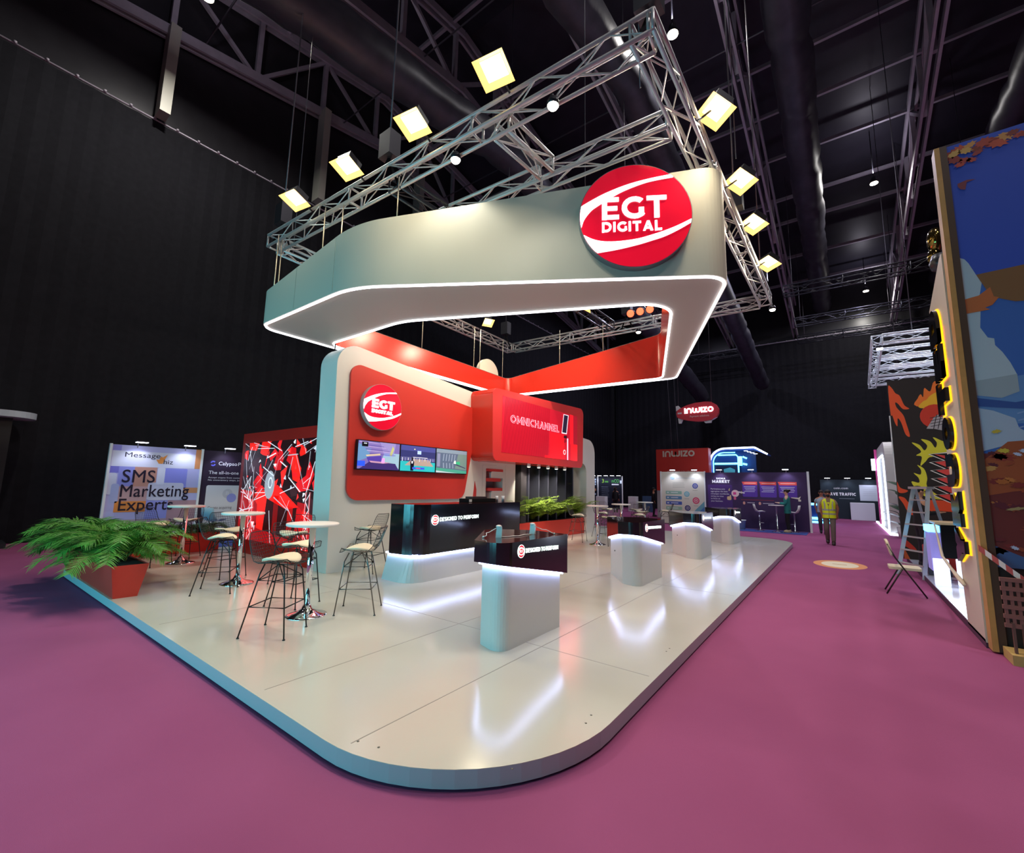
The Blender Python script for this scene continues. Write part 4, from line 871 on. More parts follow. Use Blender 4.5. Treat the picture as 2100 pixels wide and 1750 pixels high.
for k, (y, l) in enumerate(((3.2, 'arm lamp over the left part of the lilac wall'), (4.2, 'arm lamp over the right part of the lilac wall'), (5.15, 'arm lamp over the dark plum wall'))): arm_lamp(-14.0, y, 2.5, (1, 0, 0), l, 18)
t = thing('shell_chair', 'pale blue shell chair behind the back left planter', 'chair', (-12.8, 4.6, 0), .4)
PB = mat('pale_blue_plastic', '#b9cfdd', .4)
def shell(t, h, mtl):
    m = MB(mtl); pr = [(.2, h-.02), (.12, h), (-.06, h-.02), (-.16, h+.03), (-.22, h+.16), (-.25, h+.33)]; n = 7; vs = []
    for i, (y, z) in enumerate(pr):
        for k in range(n):
            u = -1+2*k/(n-1); wd = .21*(1-.12*(i == 5)); vs.append((wd*u, y+.05*u*u*(i > 2), z+.05*u*u*(i < 4)))
    m.add(vs, [(i*n+k, i*n+k+1, (i+1)*n+k+1, (i+1)*n+k) for i in range(len(pr)-1) for k in range(n-1)], None, True); o = m.build('seat_shell'); o.parent = t
    s = o.modifiers.new('solid', 'SOLIDIFY'); s.thickness = .012; return o
shell(t, .68, PB); m = MB(CHROME); m.lathe([(.2, 0), (.19, .015), (.05, .04), (.025, .06), (.025, .66)], n=18); o = m.build('pedestal'); o.parent = t
tag(MB(mat('blue_carpet', '#31458c', .95)).box(-14, -12.3, 2.75, 8, .001, .012).build('floor_mat'), 'blue carpet strip in front of the left display walls', 'carpet')
# far left stand, only its edge in view
a = thing('kiosk', 'dark kiosk with a pale rounded canopy at the left edge of the picture', 'stand', (-16.3, .2, 0))
MB(mat('kiosk_dark', '#1b1e24', .5)).box(-16.8, -15.9, -1.6, 1.45, 0, .12).build('plinth', a)
MB(mat('kiosk_black', '#101216', .4)).box(-16.75, -16.2, -1.4, 1.25, .12, 3.1).build('body', a)
MB(mat('kiosk_counter', '#6f7f8c', .4)).box(-16.2, -15.95, -1.4, 1.2, .12, 1.0).build('counter', a, bev=.03)
MB(mat('kiosk_canopy', '#b9c6cc', .4)).prism(rpoly([(-16.85, -1.7), (-15.8, -1.7), (-15.8, 1.65, .6), (-16.85, 1.65, .3)], 8), 3.1, 3.25).build('canopy', a)
m = MB(emi('kiosk_led', '#dfeaf2', 1.2)); m.box(-16.15, -15.94, .6, .95, 1.02, 1.35); m.build('lit_panel', a)

# ------------------------------------------------------------------ far display walls (face -Y)
YM = 22.6; G = fy(YM)
a = thing('display_wall', 'cream display wall with round icons and coloured bars behind the third small counter', 'display wall', (-6.3, YM, 0), group='far display walls')
m = MB(ink('#d9d3c4')); m.slab(G, rect(-7.4, .02, -5.36, 2.56), -.06, 0, ink('#d9d3c4'))
for k, (z, h) in enumerate(((1.53, '#8fb6a4'), (1.28, '#5a86a8'), (1.02, '#4a5fae'), (.77, '#98c0a8'))):
    m.poly(G, rect(-7.2, z-.08, -6.42, z+.08, .03), .002, ink(h)); m.poly(G, rect(-6.95, z-.012, -6.6, z+.02), .003, ink('#e6e6e6')); m.poly(G, rect(-7.14, z-.025, -7.04, z+.025), .003, ink('#d8e0e6'))
for x, z, r, h in ((-5.78, 1.87, .13, '#3d4b9e'), (-6.18, 1.47, .13, '#6fb2bd'), (-5.76, 1.17, .16, '#d5486c'), (-6.16, .80, .135, '#2f2c72')):
    m.poly(G, circ(x, z, r, 24), .002, ink(h)); m.poly(G, circ(x, z, r*.62, 20), .003, ink('#e3e0da')); m.poly(G, circ(x, z, r*.5, 18), .004, ink(h)); m.poly(G, circ(x, z, r*.2, 10), .005, ink('#e3e0da')); m.poly(G, rect(x-.12, z-r-.1, x+.1, z-r-.085), .003, ink('#8a857c'))
m.poly(G, [(-5.9, .62), (-5.38, .62), (-5.38, 1.15)], .003, ink('#6fa6b4')); m.poly(G, [(-5.65, .62), (-5.38, .62), (-5.38, .9)], .004, ink('#4d7ab8'))
for k in range(4): m.poly(G, rect(-6.85, 2.0-.07*k, -6.3+.03*(k % 2), 2.012-.07*k), .002, ink('#9a958c'))
m.poly(G, circ(-6.85, 2.25, .11, 16, .08), .002, ink('#86aec6')); m.poly(G, rect(-6.68, 2.235, -5.8, 2.255), .002, ink('#a9b7bd'))
for k in range(3): m.poly(G, [(-6.95, 2.2+.04*k), (-6.75, 2.24+.04*k), (-6.75, 2.255+.04*k), (-6.95, 2.215+.04*k)], .003, ink('#dfe6e6'))
m.build('printed_panel', a)
m = MB(POST); [m.box(x-.025, x+.025, YM-.04, YM+.06, 0, 2.58) for x in (-7.43, -5.33)]; m.build('post', a)
a = thing('display_wall', 'purple display wall with white headline and three red-topped cards at the far end', 'display wall', (-3.2, YM, 0), group='far display walls')
m = MB(ink('#3d2950')); m.slab(G, rect(-5.3, .02, -1.24, 2.52), -.06, 0, ink('#3d2950'))
m.poly(G, rect(-5.2, .75, -4.15, 1.95, .04), .002, ink('#4a2d6e'))
for x0, x1 in ((-3.72, -3.12), (-3.02, -2.38), (-2.3, -1.62)):
    m.poly(G, rect(x0, 1.42, x1, 2.05, .05), .003, ink('#5b3a9e')); m.poly(G, [(x0-.02, 2.1), (x1, 2.1), (x1, 1.96), (x0+.04, 1.96)], .005, ink('#e0524a'))
    m.poly(G, rect(x0+.08, 2.02, x1-.05, 2.045), .006, ink('#efb8ae'))
    for k in range(4): m.poly(G, rect(x0+.06+.03*(k % 3), 1.86-.07*k, x1-.08-.03*(k % 2), 1.882-.07*k), .006, ink('#d3cbe4'))
m.poly(G, circ(-4.03, 1.56, .16, 18), .003, ink('#e6c4c6')); m.poly(G, rect(-4.12, 1.5, -3.99, 1.62, .03), .004, ink('#d4458e')); m.poly(G, rect(-4.1, 1.27, -4.0, 1.42, .03), .004, ink('#dc6088')); m.poly(G, rect(-4.38, 1.25, -4.2, 1.42, .05), .004, ink('#d9b989')); m.poly(G, rect(-4.26, 1.38, -4.21, 1.48, .02), .005, ink('#d9b989')); m.poly(G, [(-3.9, 1.66), (-3.64, 1.62), (-3.64, 1.56), (-3.9, 1.6)], .004, ink('#dcd0d6'))
for s in (0, 1):
    for k in range(3): m.stroke(G, [(-4.3+.5*s, 1.66-.1*s+.03*k), (-4.25+.5*s, 1.7-.12*s+.045*k)], .015, .003, .004, ink('#e6d98a'))
m.poly(G, rect(-3.8, 1.28, -2.5, 1.295), .003, ink('#a8383c')); m.poly(G, rect(-3.55, 1.15, -3.25, 1.17), .003, ink('#d8d0e0')); m.poly(G, rect(-2.93, 1.14, -2.5, 1.16), .003, ink('#d8d0e0'))
for x in (-3.68, -3.05): m.poly(G, circ(x, 1.14, .05, 12, .07), .003, ink('#d89a8c'))
m.poly(G, [(-1.85, 1.42), (-1.55, 1.36), (-1.5, 1.5), (-1.58, 1.44), (-1.85, 1.45)], .004, ink('#e2d6c2')); m.poly(G, rect(-1.6, 1.28, -1.5, 1.36, .02), .004, ink('#e2d6c2'))
m.build('printed_panel', a)
m = MB(W); m.caps(G, 'SIGMA', -4.62, 2.2, .08, W, .004, al='c', w=.40, k=.26); m.caps(G, 'MARKET', -4.62, 2.03, .135, W, .004, al='c', w=.76, k=.28, gap=.08)
for k, s in enumerate(('Marketplace.com', 'aggregates the best', 'campaigns worldwide,', 'saving you time', 'to focus on', 'your business.')): m.text(G, s, -5.08, 1.72-.112*k, .062, W, .004, 0, .02, w=(.62, .73, .80, .55, .40, .52)[k])
m.build('lettering', a)
m = MB(POST); m.box(-1.24, -1.16, YM-.05, YM+.08, 0, 2.55); m.build('post', a)
for k, (x, l) in enumerate(((-6.75, 'arm lamp over the left part of the cream wall'), (-5.72, 'arm lamp over the right part of the cream wall'), (-4.62, 'arm lamp over the headline of the purple wall'), (-3.3, 'arm lamp over the middle of the purple wall'), (-1.98, 'arm lamp over the right part of the purple wall'))): arm_lamp(x, YM, 2.56, (0, -1, 0), l, 20)
tag(MB(mat('blue_carpet', '#31458c', .95)).box(-5.3, -1.3, 21.15, YM-.02, .001, .012).build('floor_mat'), 'dark blue carpet strip in front of the purple display wall', 'carpet')
t = thing('waste_bin', 'small pale waste bin at the foot of the purple display wall', 'bin', (-3.72, 22.0, .012)); MB(mat('bin_plastic', '#e2ebe6', .5)).lathe([(.13, .0), (.17, .38), (.185, .38), (.185, .4), (.16, .4), (.12, .02)], (-3.72, 22.0, .012), 20).build('bin_body', t)
def shell_stool(x, y, rz, label):
    t = thing('shell_stool', label, 'bar stool', (x, y, .012), rz, 'white shell stools at the purple wall'); shell(t, .78, WHITEB)
    for m, nm in ((MB(CHROME).lathe([(.2, 0), (.19, .012), (.06, .03), (.03, .06), (.03, .76)], n=18), 'pedestal'), (MB(CHROME).tube([(-.03, 0, .32), (-.12, .12, .32), (0, .18, .32), (.12, .12, .32), (.03, 0, .32)], .01), 'footrest')): m.build(nm).parent = t
shell_stool(-3.02, 22.1, -1.3, 'white shell stool on a chrome stem left of the cocktail table')
shell_stool(-1.75, 22.2, 1.5, 'white shell stool behind the woman in the teal jacket')
t = thing('cocktail_table', 'slim chrome-stemmed cocktail table before the purple display wall', 'table', (-2.33, 21.72, .012), group=None)
for m, nm in ((MB(TOPW).lathe([(.29, 1.08), (.3, 1.1), (.29, 1.11)], n=24), 'table_top'), (MB(CHROME).lathe([(.22, 0), (.2, .015), (.06, .04), (.03, .08), (.03, 1.08)], n=20), 'pedestal')): m.build(nm).parent = t
# red tower with rounded lettering
def inwizo(m, fr, x, y, h, mtl, d0, d1, ital=0):
    w_ = h*.235; r = h*.5
    def arc(cx, cy, rr, a0, a1, n=10): return [(cx+rr*cos(a0+(a1-a0)*i/n), cy+rr*sin(a0+(a1-a0)*i/n)) for i in range(n+1)]
    x0 = x+w_/2; q = r-w_/2
    S = [[(x0, y), (x0, y+h)]]; x0 += w_*1.5
    rn = h*.36; S.append([(x0, y)]+arc(x0+rn, y+h-rn-w_/2, rn, pi, 0)+[(x0+2*rn, y)]); x0 += 2*rn+w_*1.5
    rw = h*.30; S.append([(x0, y+h)]+arc(x0+rw, y+rw+w_/2, rw, pi, 2*pi)+[(x0+2*rw, y+h*.8)]); S.append([(x0+2*rw, y+h*.8)]+arc(x0+3*rw, y+rw+w_/2, rw, pi, 2*pi)+[(x0+4*rw, y+h)]); x0 += 4*rw+w_*1.5
    S.append([(x0, y), (x0, y+h)]); x0 += w_
    zx = x0+h*.72
    for path in S: m.stroke(fr, path, w_, d0, d1, mtl)
    m.slab(fr, [(x0, y+h), (zx, y+h), (zx, y+h-w_*.8), (x0+w_*1.3, y+w_), (zx, y+w_), (zx, y), (x0-.0, y), (x0, y+w_*.8), (zx-w_*1.4, y+h-w_), (x0, y+h-w_)], d0, d1, mtl, back=False)
    c_ = zx+w_*.4+r; m.slab(fr, circ(c_, y+r, r, 28), d0, d1, mtl, back=False, holes=[circ(c_, y+r, r-w_, 24)[::-1]])
    return c_+r-x
a = thing('red_tower', 'tall red hollow tower wall with cream lettering behind the cream display wall', 'sign', (-7.6, 27, 0))
H_ = fy(27); MB(mat('tower_red', '#c92a20', .5)).box(-9.13, -6.12, 27, 27.6, 1.6, 4.09).build('upper_body', a); MB(mat('tower_grey', '#a5a3a6', .6)).box(-9.13, -6.12, 27.02, 27.6, 0, 1.6).build('lower_body', a)
m = MB(ink('#d9d0bd')); inwizo(m, H_, -8.72, 3.62, .36, ink('#d9d0bd'), 0, .03); m.build('lettering', a); m = MB(ink('#d9d0bd')); m.caps(H_, 'PAYMENT SOLUTIONS', -8.45, 2.66, .12, ink('#d9d0bd'), .004, w=1.6, k=.16); m.build('caption', a)
# hanging airship-shaped sign
a = thing('airship_sign', 'red airship-shaped hanging sign with glowing white lettering', 'hanging sign', (-5.4, 22, 5.35))
B_ = fy(22); bl = [(-6.36, 5.36), (-6.33, 5.5), (-6.18, 5.6), (-5.85, 5.74), (-5.45, 5.82), (-5.0, 5.84), (-4.75, 5.80), (-4.55, 5.66), (-4.45, 5.46), (-4.46, 5.24), (-4.55, 5.07), (-4.72, 4.97), (-5.0, 4.92), (-5.4, 4.92), (-5.85, 5.0), (-6.15, 5.08), (-6.32, 5.18)]
MB(mat('airship_red', '#c22338', .4)).slab(B_, bl, -.12, .12).build('body', a)
FIN = mat('airship_fin', '#c9c6cc', .5)
for q in ([(-6.38, 5.5), (-6.39, 5.74), (-6.28, 5.76), (-6.16, 5.62), (-6.3, 5.52)], [(-6.3, 5.14), (-6.27, 4.88), (-6.16, 4.88), (-6.08, 5.06)], [(-5.15, 4.93), (-5.05, 4.82), (-4.8, 4.82), (-4.76, 4.95)], [(-6.29, 5.33), (-6.1, 5.33), (-6.1, 5.4), (-6.29, 5.4)]): MB(FIN).slab(B_, q, -.05, .135 if q[0][1] == 5.33 else .06).build('fin', a)
m = MB(emi('airship_letter', '#ffffff', 3)); inwizo(m, B_, -5.97, 5.33, .255, None, .12, .15); m.build('lettering', a)
m = MB(ink('#e8c8cc')); m.text(B_, 'Payment solutions', -5.72, 5.13, .09, ink('#e8c8cc'), .123, w=.86); m.build('caption', a)
m = MB(CAB); [m.tube([(x, 22, z), (x, 22, 17)], .008, n=5) for x, z in ((-6.28, 5.7), (-4.76, 5.8))]; m.build('hanging_wire', a)
for k, (x, y, z0) in enumerate(((-8.4, 27.3, 4.08), (-8.02, 27.3, 4.08))): tag(MB(CAB).tube([(x+.15, y, z0), (x, y, 8), (x+.1, y, 17)], .012, n=5).build('power_cable'), ('left', 'right')[k]+' of two thin cables hanging beside the airship sign down to the red tower', 'cable')
# neon stand
NB = emi('neon_blue', '#5fc8ff', 5); NW = emi('neon_white', '#d8eaff', 6); NV = mat('navy_panel', '#15356e', .35)
a = thing('neon_stand', 'dark blue stand outlined in glowing white and cyan tubes behind the purple wall', 'stand', (-5, 28, 0)); N_ = fy(28)
MB(NV).box(-6.2, -3.9, 28.3, 28.5, 0, 4.0).build('back_panel', a)
MB(mat('navy_dark', '#0d1c3c', .4)).box(-6.0, -4.7, 28.05, 28.25, 0, 3.25).build('screen_wall', a)
arcp = rpoly([(-6.29, 0), (-6.29, 4.12, .85), (-3.9, 4.14, .3), (-3.25, 3.74), (-3.26, 3.66), (-3.95, 3.98, .3), (-6.12, 3.96, .75), (-6.12, 0)], 8); MB(mat('canopy_blue', '#2a4a90', .4)).slab(N_, arcp, -1.2, 0).build('canopy', a)
m = MB(NW); m.tube([N_.p(x, z, .03) for x, z in rpoly([(-6.27, .1), (-6.27, 4.1, .85), (-3.9, 4.12, .3), (-3.28, 3.72)], 8)], .05); m.build('white_tube', a)
m = MB(NB); m.tube([N_.p(x, z, .03) for x, z in rpoly([(-6.08, .1), (-6.08, 3.86, .6), (-4.9, 3.86)], 8)], .03)
m.tube([(-5.8, 27.95, 3.72), (-4.85, 27.95, 3.72), (-4.75, 27.95, 3.6), (-4.75, 27.95, 2.6)], .04); m.tube([(-6.0, 27.95, 3.22), (-4.75, 27.95, 3.22)], .06); m.tube([(-4.62, 27.9, 3.62), (-4.62, 27.9, 3.1)], .09); m.tube([(-4.5, 27.9, 3.6), (-4.3, 27.9, 3.5)], .05); m.tube([(-4.5, 27.9, 3.2), (-4.3, 27.9, 3.15)], .06); m.build('cyan_tube', a)
m = MB(mat('shield_teal', '#3f8fa0', .4, em=.5)); m.slab(N_, [(-5.55, 2.9), (-5.2, 3.0), (-4.95, 2.88), (-4.97, 2.5), (-5.5, 2.5)], -.04, .0); m.build('shield', a)
m = MB(NW); [m.lathe([(.1, 0), (.09, -.02)], (-4.3+.16*k, 27.7, 3.92-.06*k), 12) for k in range(4)]; m.build('ceiling_lamp', a)
a = thing('neon_plinth', 'low cyan glowing plinths beyond the walking man', 'stand', (-1, 30.5, 0))
MB(NV).box(-1.7, -1.0, 30.3, 31, 0, 1.0).build('plinth', a); m = MB(NB); m.tube([(-1.72, 30.28, 1.02), (-.95, 30.28, 1.02)], .07); m.tube([(-.98, 30.28, 1.0), (-.98, 30.28, .1)], .06); m.tube([(-1.8, 29.9, .06), (-.75, 29.9, .06), (-.55, 30.4, .06)], .06); m.tube([(-1.6, 30.1, .25), (-.7, 30.1, .25)], .08); m.build('cyan_tube', a)
# dark display wall at the far left of the aisle
a = thing('display_wall', 'dark display wall with green and yellow marks and five lamps beside the white arch', 'display wall', (-12.5, 33.8, 0), group='far display walls'); YB = 33.8; K_ = fy(YB)
m = MB(ink('#181c2c')); m.slab(K_, rect(-17.0, .02, -14.2, 2.6), -.06, 0, ink('#181c2c')); gx = -16.2
m.text(K_, '3', -15.95, 2.1, .3, ink('#9ac83c'), .004, 0, .02); m.poly(K_, rect(-15.7, 2.12, -15.4, 2.25), .003, ink('#4b8a3c')); m.text(K_, 'mCO', -15.1, 2.12, .27, ink('#58b85a'), .004, 0, .02, w=.62); m.poly(K_, rect(-15.1, 1.92, -14.5, 2.02), .003, ink('#e4e6ea'))
for k in range(8): m.poly(K_, rect(-16.0, 1.75-.16*k, -15.4+.03*(k % 3), 1.77-.16*k), .003, ink('#9aa2b4'))
for k in range(5): m.poly(K_, rect(-16.85, 2.3-.2*k-(.4 if k > 2 else 0), -16.5, 2.43-.2*k-(.4 if k > 2 else 0)), .003, ink('#aab8cc'))
m.poly(K_, rect(-16.85, 1.3, -16.5, 1.62), .003, ink('#b07a5a')); m.poly(K_, rect(-14.4, 2.05, -14.25, 2.3), .003, ink('#cdd6de')); m.build('printed_panel', a)
m = MB(POST); m.box(-16.35, -16.27, YB-.05, YB+.05, 0, 2.7); m.box(-14.22, -14.16, YB-.05, YB+.05, 0, 2.65); m.build('post', a)
for k in range(5): arm_lamp(-16.55+.55*k, YB, 2.6, (0, -1, 0), ('first', 'second', 'third', 'fourth', 'fifth')[k]+' arm lamp from the left over the far dark wall beside the arch', 14, k=1.2)
for k, (x, y, w_, h, l) in enumerate(((-14.9, 31.5, .75, 1.05, 'white counter in front of the dark wall beside the man in white'), (-12.6, 32, .6, 1.1, 'white counter right of the woman in black'))): tag(MB(WHITEB).box(x-w_/2, x+w_/2, y-.25, y+.25, 0, h).build('white_counter', bev=.02), l, 'counter')
tag(MB(mat('blue_box', '#3c5a78', .5)).box(-11.9, -11.2, 32, 32.4, 0, 1.15).build('drinks_cabinet'), 'small dark blue cabinet beside the white counter at the back', 'cabinet')
# the stand with the traffic headline
a = thing('display_wall', 'dark green display wall with white headline at the end of the aisle', 'display wall', (.2, 36.2, 0), group='far display walls'); YT = 36.2; T_ = fy(YT)
m = MB(ink('#1f2b34')); m.slab(T_, rect(-1.27, .02, 3.4, 2.53), -.06, 0, ink('#1f2b34')); m.poly(T_, rect(.78, 1.2, 1.9, 2.2), .002, ink('#cfd6e2')); m.build('printed_panel', a)
m = MB(W); m.text(T_, 'coin.com', -.55, 1.92, .13, W, .004, 0, .03, w=.75); m.caps(T_, 'HAVE TRAFFIC', -.92, 1.5, .19, W, .004, w=1.5, k=.24)
for k in range(5): m.poly(T_, rect(.95, 2.05-.13*k, 1.6, 2.06-.13*k), .003, ink('#aab0bc'))
m.poly(T_, rect(-.3, 1.3, .5, 1.32), .003, ink('#9aa6ac')); m.build('lettering', a)
for k in range(3): arm_lamp(-.85+1.05*k, YT, 2.55, (0, -1, 0), ('left', 'middle', 'right')[k]+' arm lamp over the dark green wall at the end of the aisle', 16, k=1.3)
tag(MB(mat('white_counter', '#dfe2ea', .4)).box(.24, 1.45, 35.3, 35.8, 0, 1.08).build('white_counter', bev=.02), 'white counter in front of the dark green wall at the end of the aisle', 'counter')
# white arch stand beside the flame board
a = thing('arch_stand', 'white rounded arch stand with glowing edges left of the flame board', 'stand', (1.5, 27, 0))
S_ = Fr((1.45, 0, 0), (0, -1, 0)); AR = rpoly([(-24.2, 0), (-24.2, 3.9, .7), (-29.5, 3.9, .7), (-29.5, 0), (-28.9, 0), (-28.9, 3.4, .5), (-24.8, 3.4, .5), (-24.8, 0)], 8)
MB(WHITEP).slab(S_, AR, -.35, 0).build('arch', a); MB(mat('arch_panel', '#8f8fb8', .5)).box(1.75, 1.85, 24.3, 33.5, 0, 3.6).build('back_panel', a)
m = MB(NW); m.tube([(1.42, 34, .04), (1.42, 24.1, .04), (1.9, 23.8, .04)], .045); m.tube([S_.p(x, z, .02) for x, z in rpoly([(-24.85, .1), (-24.85, 3.35, .5), (-28.85, 3.35, .5), (-28.85, .1)], 6)], .04); m.build('light_strip', a)
MB(mat('pink_strip', '#b03a7a', .4, em=.4)).box(1.4, 1.5, 30.4, 30.6, .1, 4.0).build('pink_pillar', a); MB(NW).box(1.25, 1.4, 30.2, 30.5, 2.9, 3.5).build('lit_box', a)
MB(mat('arch_floor', '#cfcbc8', .4)).prism(rpoly([(1.45, 34), (1.45, 24.0, .5), (3.4, 24.0), (3.4, 34)], 6), 0, .1).build('platform', a)
t = thing('leafy_plant', 'dark broad-leaved plant standing in front of the white arch stand', 'plant', (1.75, 23.2, 0)); m = MB(mat('broad_leaf', '#2f4f38', .35)); rp = random.Random(5)
def broad(m, base, d, L, wd):
    d = V(d).normalized(); s = d.cross(ZA).normalized(); b = V(base); pts = []
    for i in range(7): f = i/6; pts.append((b+d*L*f-ZA*L*.28*f*f, wd*sin(pi*(.06+.9*f))))
    m.add([p-s*w_ for p, w_ in pts]+[p+s*w_ for p, w_ in pts]+[p-ZA*.015 for p, w_ in pts], [(i, i+1, 15+i, 14+i) for i in range(6)]+[(14+i, 15+i, 8+i, 7+i) for i in range(6)], None, True)
st2 = MB(STEMM)
for k in range(18):
    q = rp.uniform(0, 6.28); z = .5+1.25*k/14; st2.tube([(1.75, 23.2, .3), (1.75+.12*cos(q), 23.2+.12*sin(q), z)], .012, n=5); broad(m, (1.75+.12*cos(q), 23.2+.12*sin(q), z), (cos(q)-.25, sin(q), .7), rp.uniform(.45, .75), rp.uniform(.12, .19))
m.build('leaves', t); st2.build('stems', t); MB(WHITEB).lathe([(.16, 0), (.2, .4), (.17, .4), (.15, .36)], (1.75, 23.2, 0), 16).build('pot', t)

# ------------------------------------------------------------------ right-hand stand: picture wall, lettered board, flame board
pw = thing('picture_wall', 'tall wooden framed picture wall with blue sky, clouds and red autumn leaves', 'display wall', (1.8, 7.3, 0)); A_ = fy(7.25)
m = MB(mat('frame_wood', '#b98a4c', .5, noise=.2, nscale=8)); m.box(1.185, 1.235, 7.22, 7.4, .02, 6.04); m.build('frame_edge', pw)
MB(mat('frame_dark_wood', '#4a3424', .5)).box(1.235, 1.30, 7.225, 7.4, .02, 6.04).build('frame_inner', pw)
m = MB(ink('#2f4d9e')); AX0, AX1, AZ0, AZ1 = 1.30, 3.4, .92, 6.03
m.slab(A_, rect(AX0, .02, AX1, AZ1), -.12, -.002, ink('#2b2220')); C_ = lambda pts, h, lv: m.poly(A_, [(min(max(x, AX0), AX1), min(max(z, AZ0), AZ1)) for x, z in pts], .0006*lv, ink(h)); ra = random.Random(9)
C_(rect(AX0, 4.2, AX1, AZ1), '#3350b0', 1); C_(rect(AX0, AZ0, AX1, 4.2), '#3b66ae', 1)
C_([(AX0, 3.0), (1.75, 3.05), (AX1, 3.3), (AX1, 2.5), (AX0, 2.5)], '#5d87b8', 2); C_([(AX0, 2.82), (1.6, 2.74), (AX1, 3.1), (AX1, 2.85), (1.9, 2.62), (AX0, 2.72)], '#33518f', 5)
cl = [(AX0, 4.55), (1.34, 4.52), (1.37, 4.46), (1.42, 4.3), (1.46, 4.2), (1.43, 4.05), (1.42, 3.85), (1.40, 3.65), (1.45, 3.52), (1.50, 3.5), (1.50, 3.42), (1.55, 3.33), (1.60, 3.2), (1.64, 3.05), (1.64, 2.86), (1.5, 2.8), (AX0, 2.85)]; C_(cl, '#a9bcc4', 3)
C_([(AX0, 3.02), (1.48, 3.04), (1.64, 3.06), (1.64, 2.86), (1.5, 2.8), (AX0, 2.85)], '#94a4aa', 4); C_(circ(1.92, 3.1, .2, 20, .2), '#86a9cf', 3); C_(circ(2.2, 3.0, .25, 20, .2), '#7f9fc6', 3)
C_([(1.42, 4.30), (1.9, 4.32), (AX1, 4.55), (AX1, 3.75), (2.0, 3.86), (1.7, 3.9), (1.52, 4.0)], '#7d5a38', 5); C_([(AX0, 4.02), (1.42, 4.04), (1.52, 4.12), (1.54, 4.0), (1.58, 3.98), (1.52, 3.9), (1.46, 3.88), (1.50, 3.85), (AX0, 3.84)], '#b8683a', 6)
C_([(AX0, 2.7), (1.42, 2.66), (1.58, 2.56), (1.6, 2.45), (1.66, 2.4), (1.6, 2.2), (1.45, 2.25), (AX0, 2.2)], '#9fb2c4', 6)
for k in range(3): C_([(1.6, 2.62-.08*k), (1.9, 2.72-.08*k), (2.4, 2.86-.08*k), (1.9, 2.70-.08*k), (1.6, 2.605-.08*k)], '#7f9ac4', 6)
fol = [(AX0+(AX1-AX0)*i/24, 2.18+.06*ra.uniform(-1, 1)+.1*(i > 3)) for i in range(25)]; C_(fol+[(AX1, AZ0), (AX0, AZ0)], '#6a2f2c', 7)
C_([(AX0, 2.1), (1.5, 2.3), (2.2, 2.35), (AX1, 2.3), (AX1, 1.85), (1.9, 1.8), (1.5, 1.75), (AX0, 1.7)], '#97502f', 8)
def leafb(x, z, r, h, lv, asp=.5):
    n = 9; a0 = ra.uniform(-.5, .5); pts = []
    for k in range(n*2):
        q = 2*pi*k/(n*2); s = r*(1 if k % 2 == 0 else .68)*ra.uniform(.8, 1.1); X_, Y_ = s*cos(q), s*sin(q)*asp; pts.append((x+X_*cos(a0)-Y_*sin(a0), z+X_*sin(a0)+Y_*cos(a0)))
    C_(pts, h, lv)
for k in range(95):
    x = ra.uniform(AX0, 2.5); z = ra.uniform(1.05, 2.2); h = ('#a8612f', '#b5713a', '#8a3a2e', '#7a2f2c', '#b98a4c', '#5a2730', '#93462f')[k % 7] if z > 1.6 else ('#5c2630', '#7a2e2c', '#8f452e', '#4a2230', '#a0643a', '#6b2a2e')[k % 6]
    leafb(x, z, ra.uniform(.03, .12), h, 9+k % 9)
for x, z, r in ((1.62, 1.62, .06), (1.7, 1.56, .1), (1.78, 1.6, .08), (1.62, 2.2, .05), (1.56, 2.16, .04), (1.66, 1.26, .05), (1.72, 1.2, .05), (1.45, 1.14, .04), (1.6, 1.12, .04), (1.85, 1.5, .1), (1.9, 2.1, .06)): leafb(x, z, r, '#b3bfd6', 19, .55)
leafb(1.46, 2.2, .06, '#c2ad3e', 19, .5); leafb(1.42, 2.42, .05, '#b9a83e', 19, .5); leafb(1.5, 1.56, .1, '#9a8a5c', 20, .2)
C_([(AX0, 1.15), (1.5, 1.05), (AX1, .95), (AX1, AZ0), (AX0, AZ0)], '#46608f', 10); C_([(1.55, 1.12), (1.7, 1.1), (1.72, AZ0), (1.52, AZ0)], '#7c92ae', 11)
for k in range(34):
    x = AX0+.02+.06*k; leafb(x, AZ1-.06-ra.uniform(0, .1), ra.uniform(.06, .11), ('#a4473a', '#8f3d34', '#b5523c', '#c08a50', '#7c3a30')[k % 5], 12+k % 6, .6)
for x, z, r, h in ((1.36, 5.9, .08, '#c49a58'), (1.46, 5.9, .08, '#c49a58'), (1.36, 5.82, .09, '#8a3a36'), (1.45, 5.78, .07, '#a5463c'), (1.40, 5.74, .06, '#b04a3c'), (1.5, 5.76, .06, '#a5463c'), (1.56, 5.83, .06, '#93403a')): leafb(x, z, r, h, 19, .6)
C_([(1.36, 5.5), (1.44, 5.52), (1.52, 5.5), (1.44, 5.49), (1.42, 5.4), (1.38, 5.42), (1.36, 5.46)], '#7c3d44', 12)
m.build('picture', pw)
fg = thing('lattice_fence', 'brown lattice fence panel with square holes under the picture wall', 'fence', (2.0, 6.95, .0)); LAT = mat('lattice_wood', '#8a5a50', .6); m = MB(LAT)
for k in range(24): m.box(1.262+.05*k, 1.286+.05*k, 6.94, 6.96, .36, .84)
for k in range(6): m.box(1.25, 2.6, 6.935, 6.965, .35+.092*k, .39+.092*k)
m.build('lattice', fg)
for x in (1.30, 1.37, 1.75, 2.1, 2.5): MB(mat('fence_post', '#6a4a40', .6)).box(x, x+.02, 6.93, 6.97, .1, .4).build('post', fg)
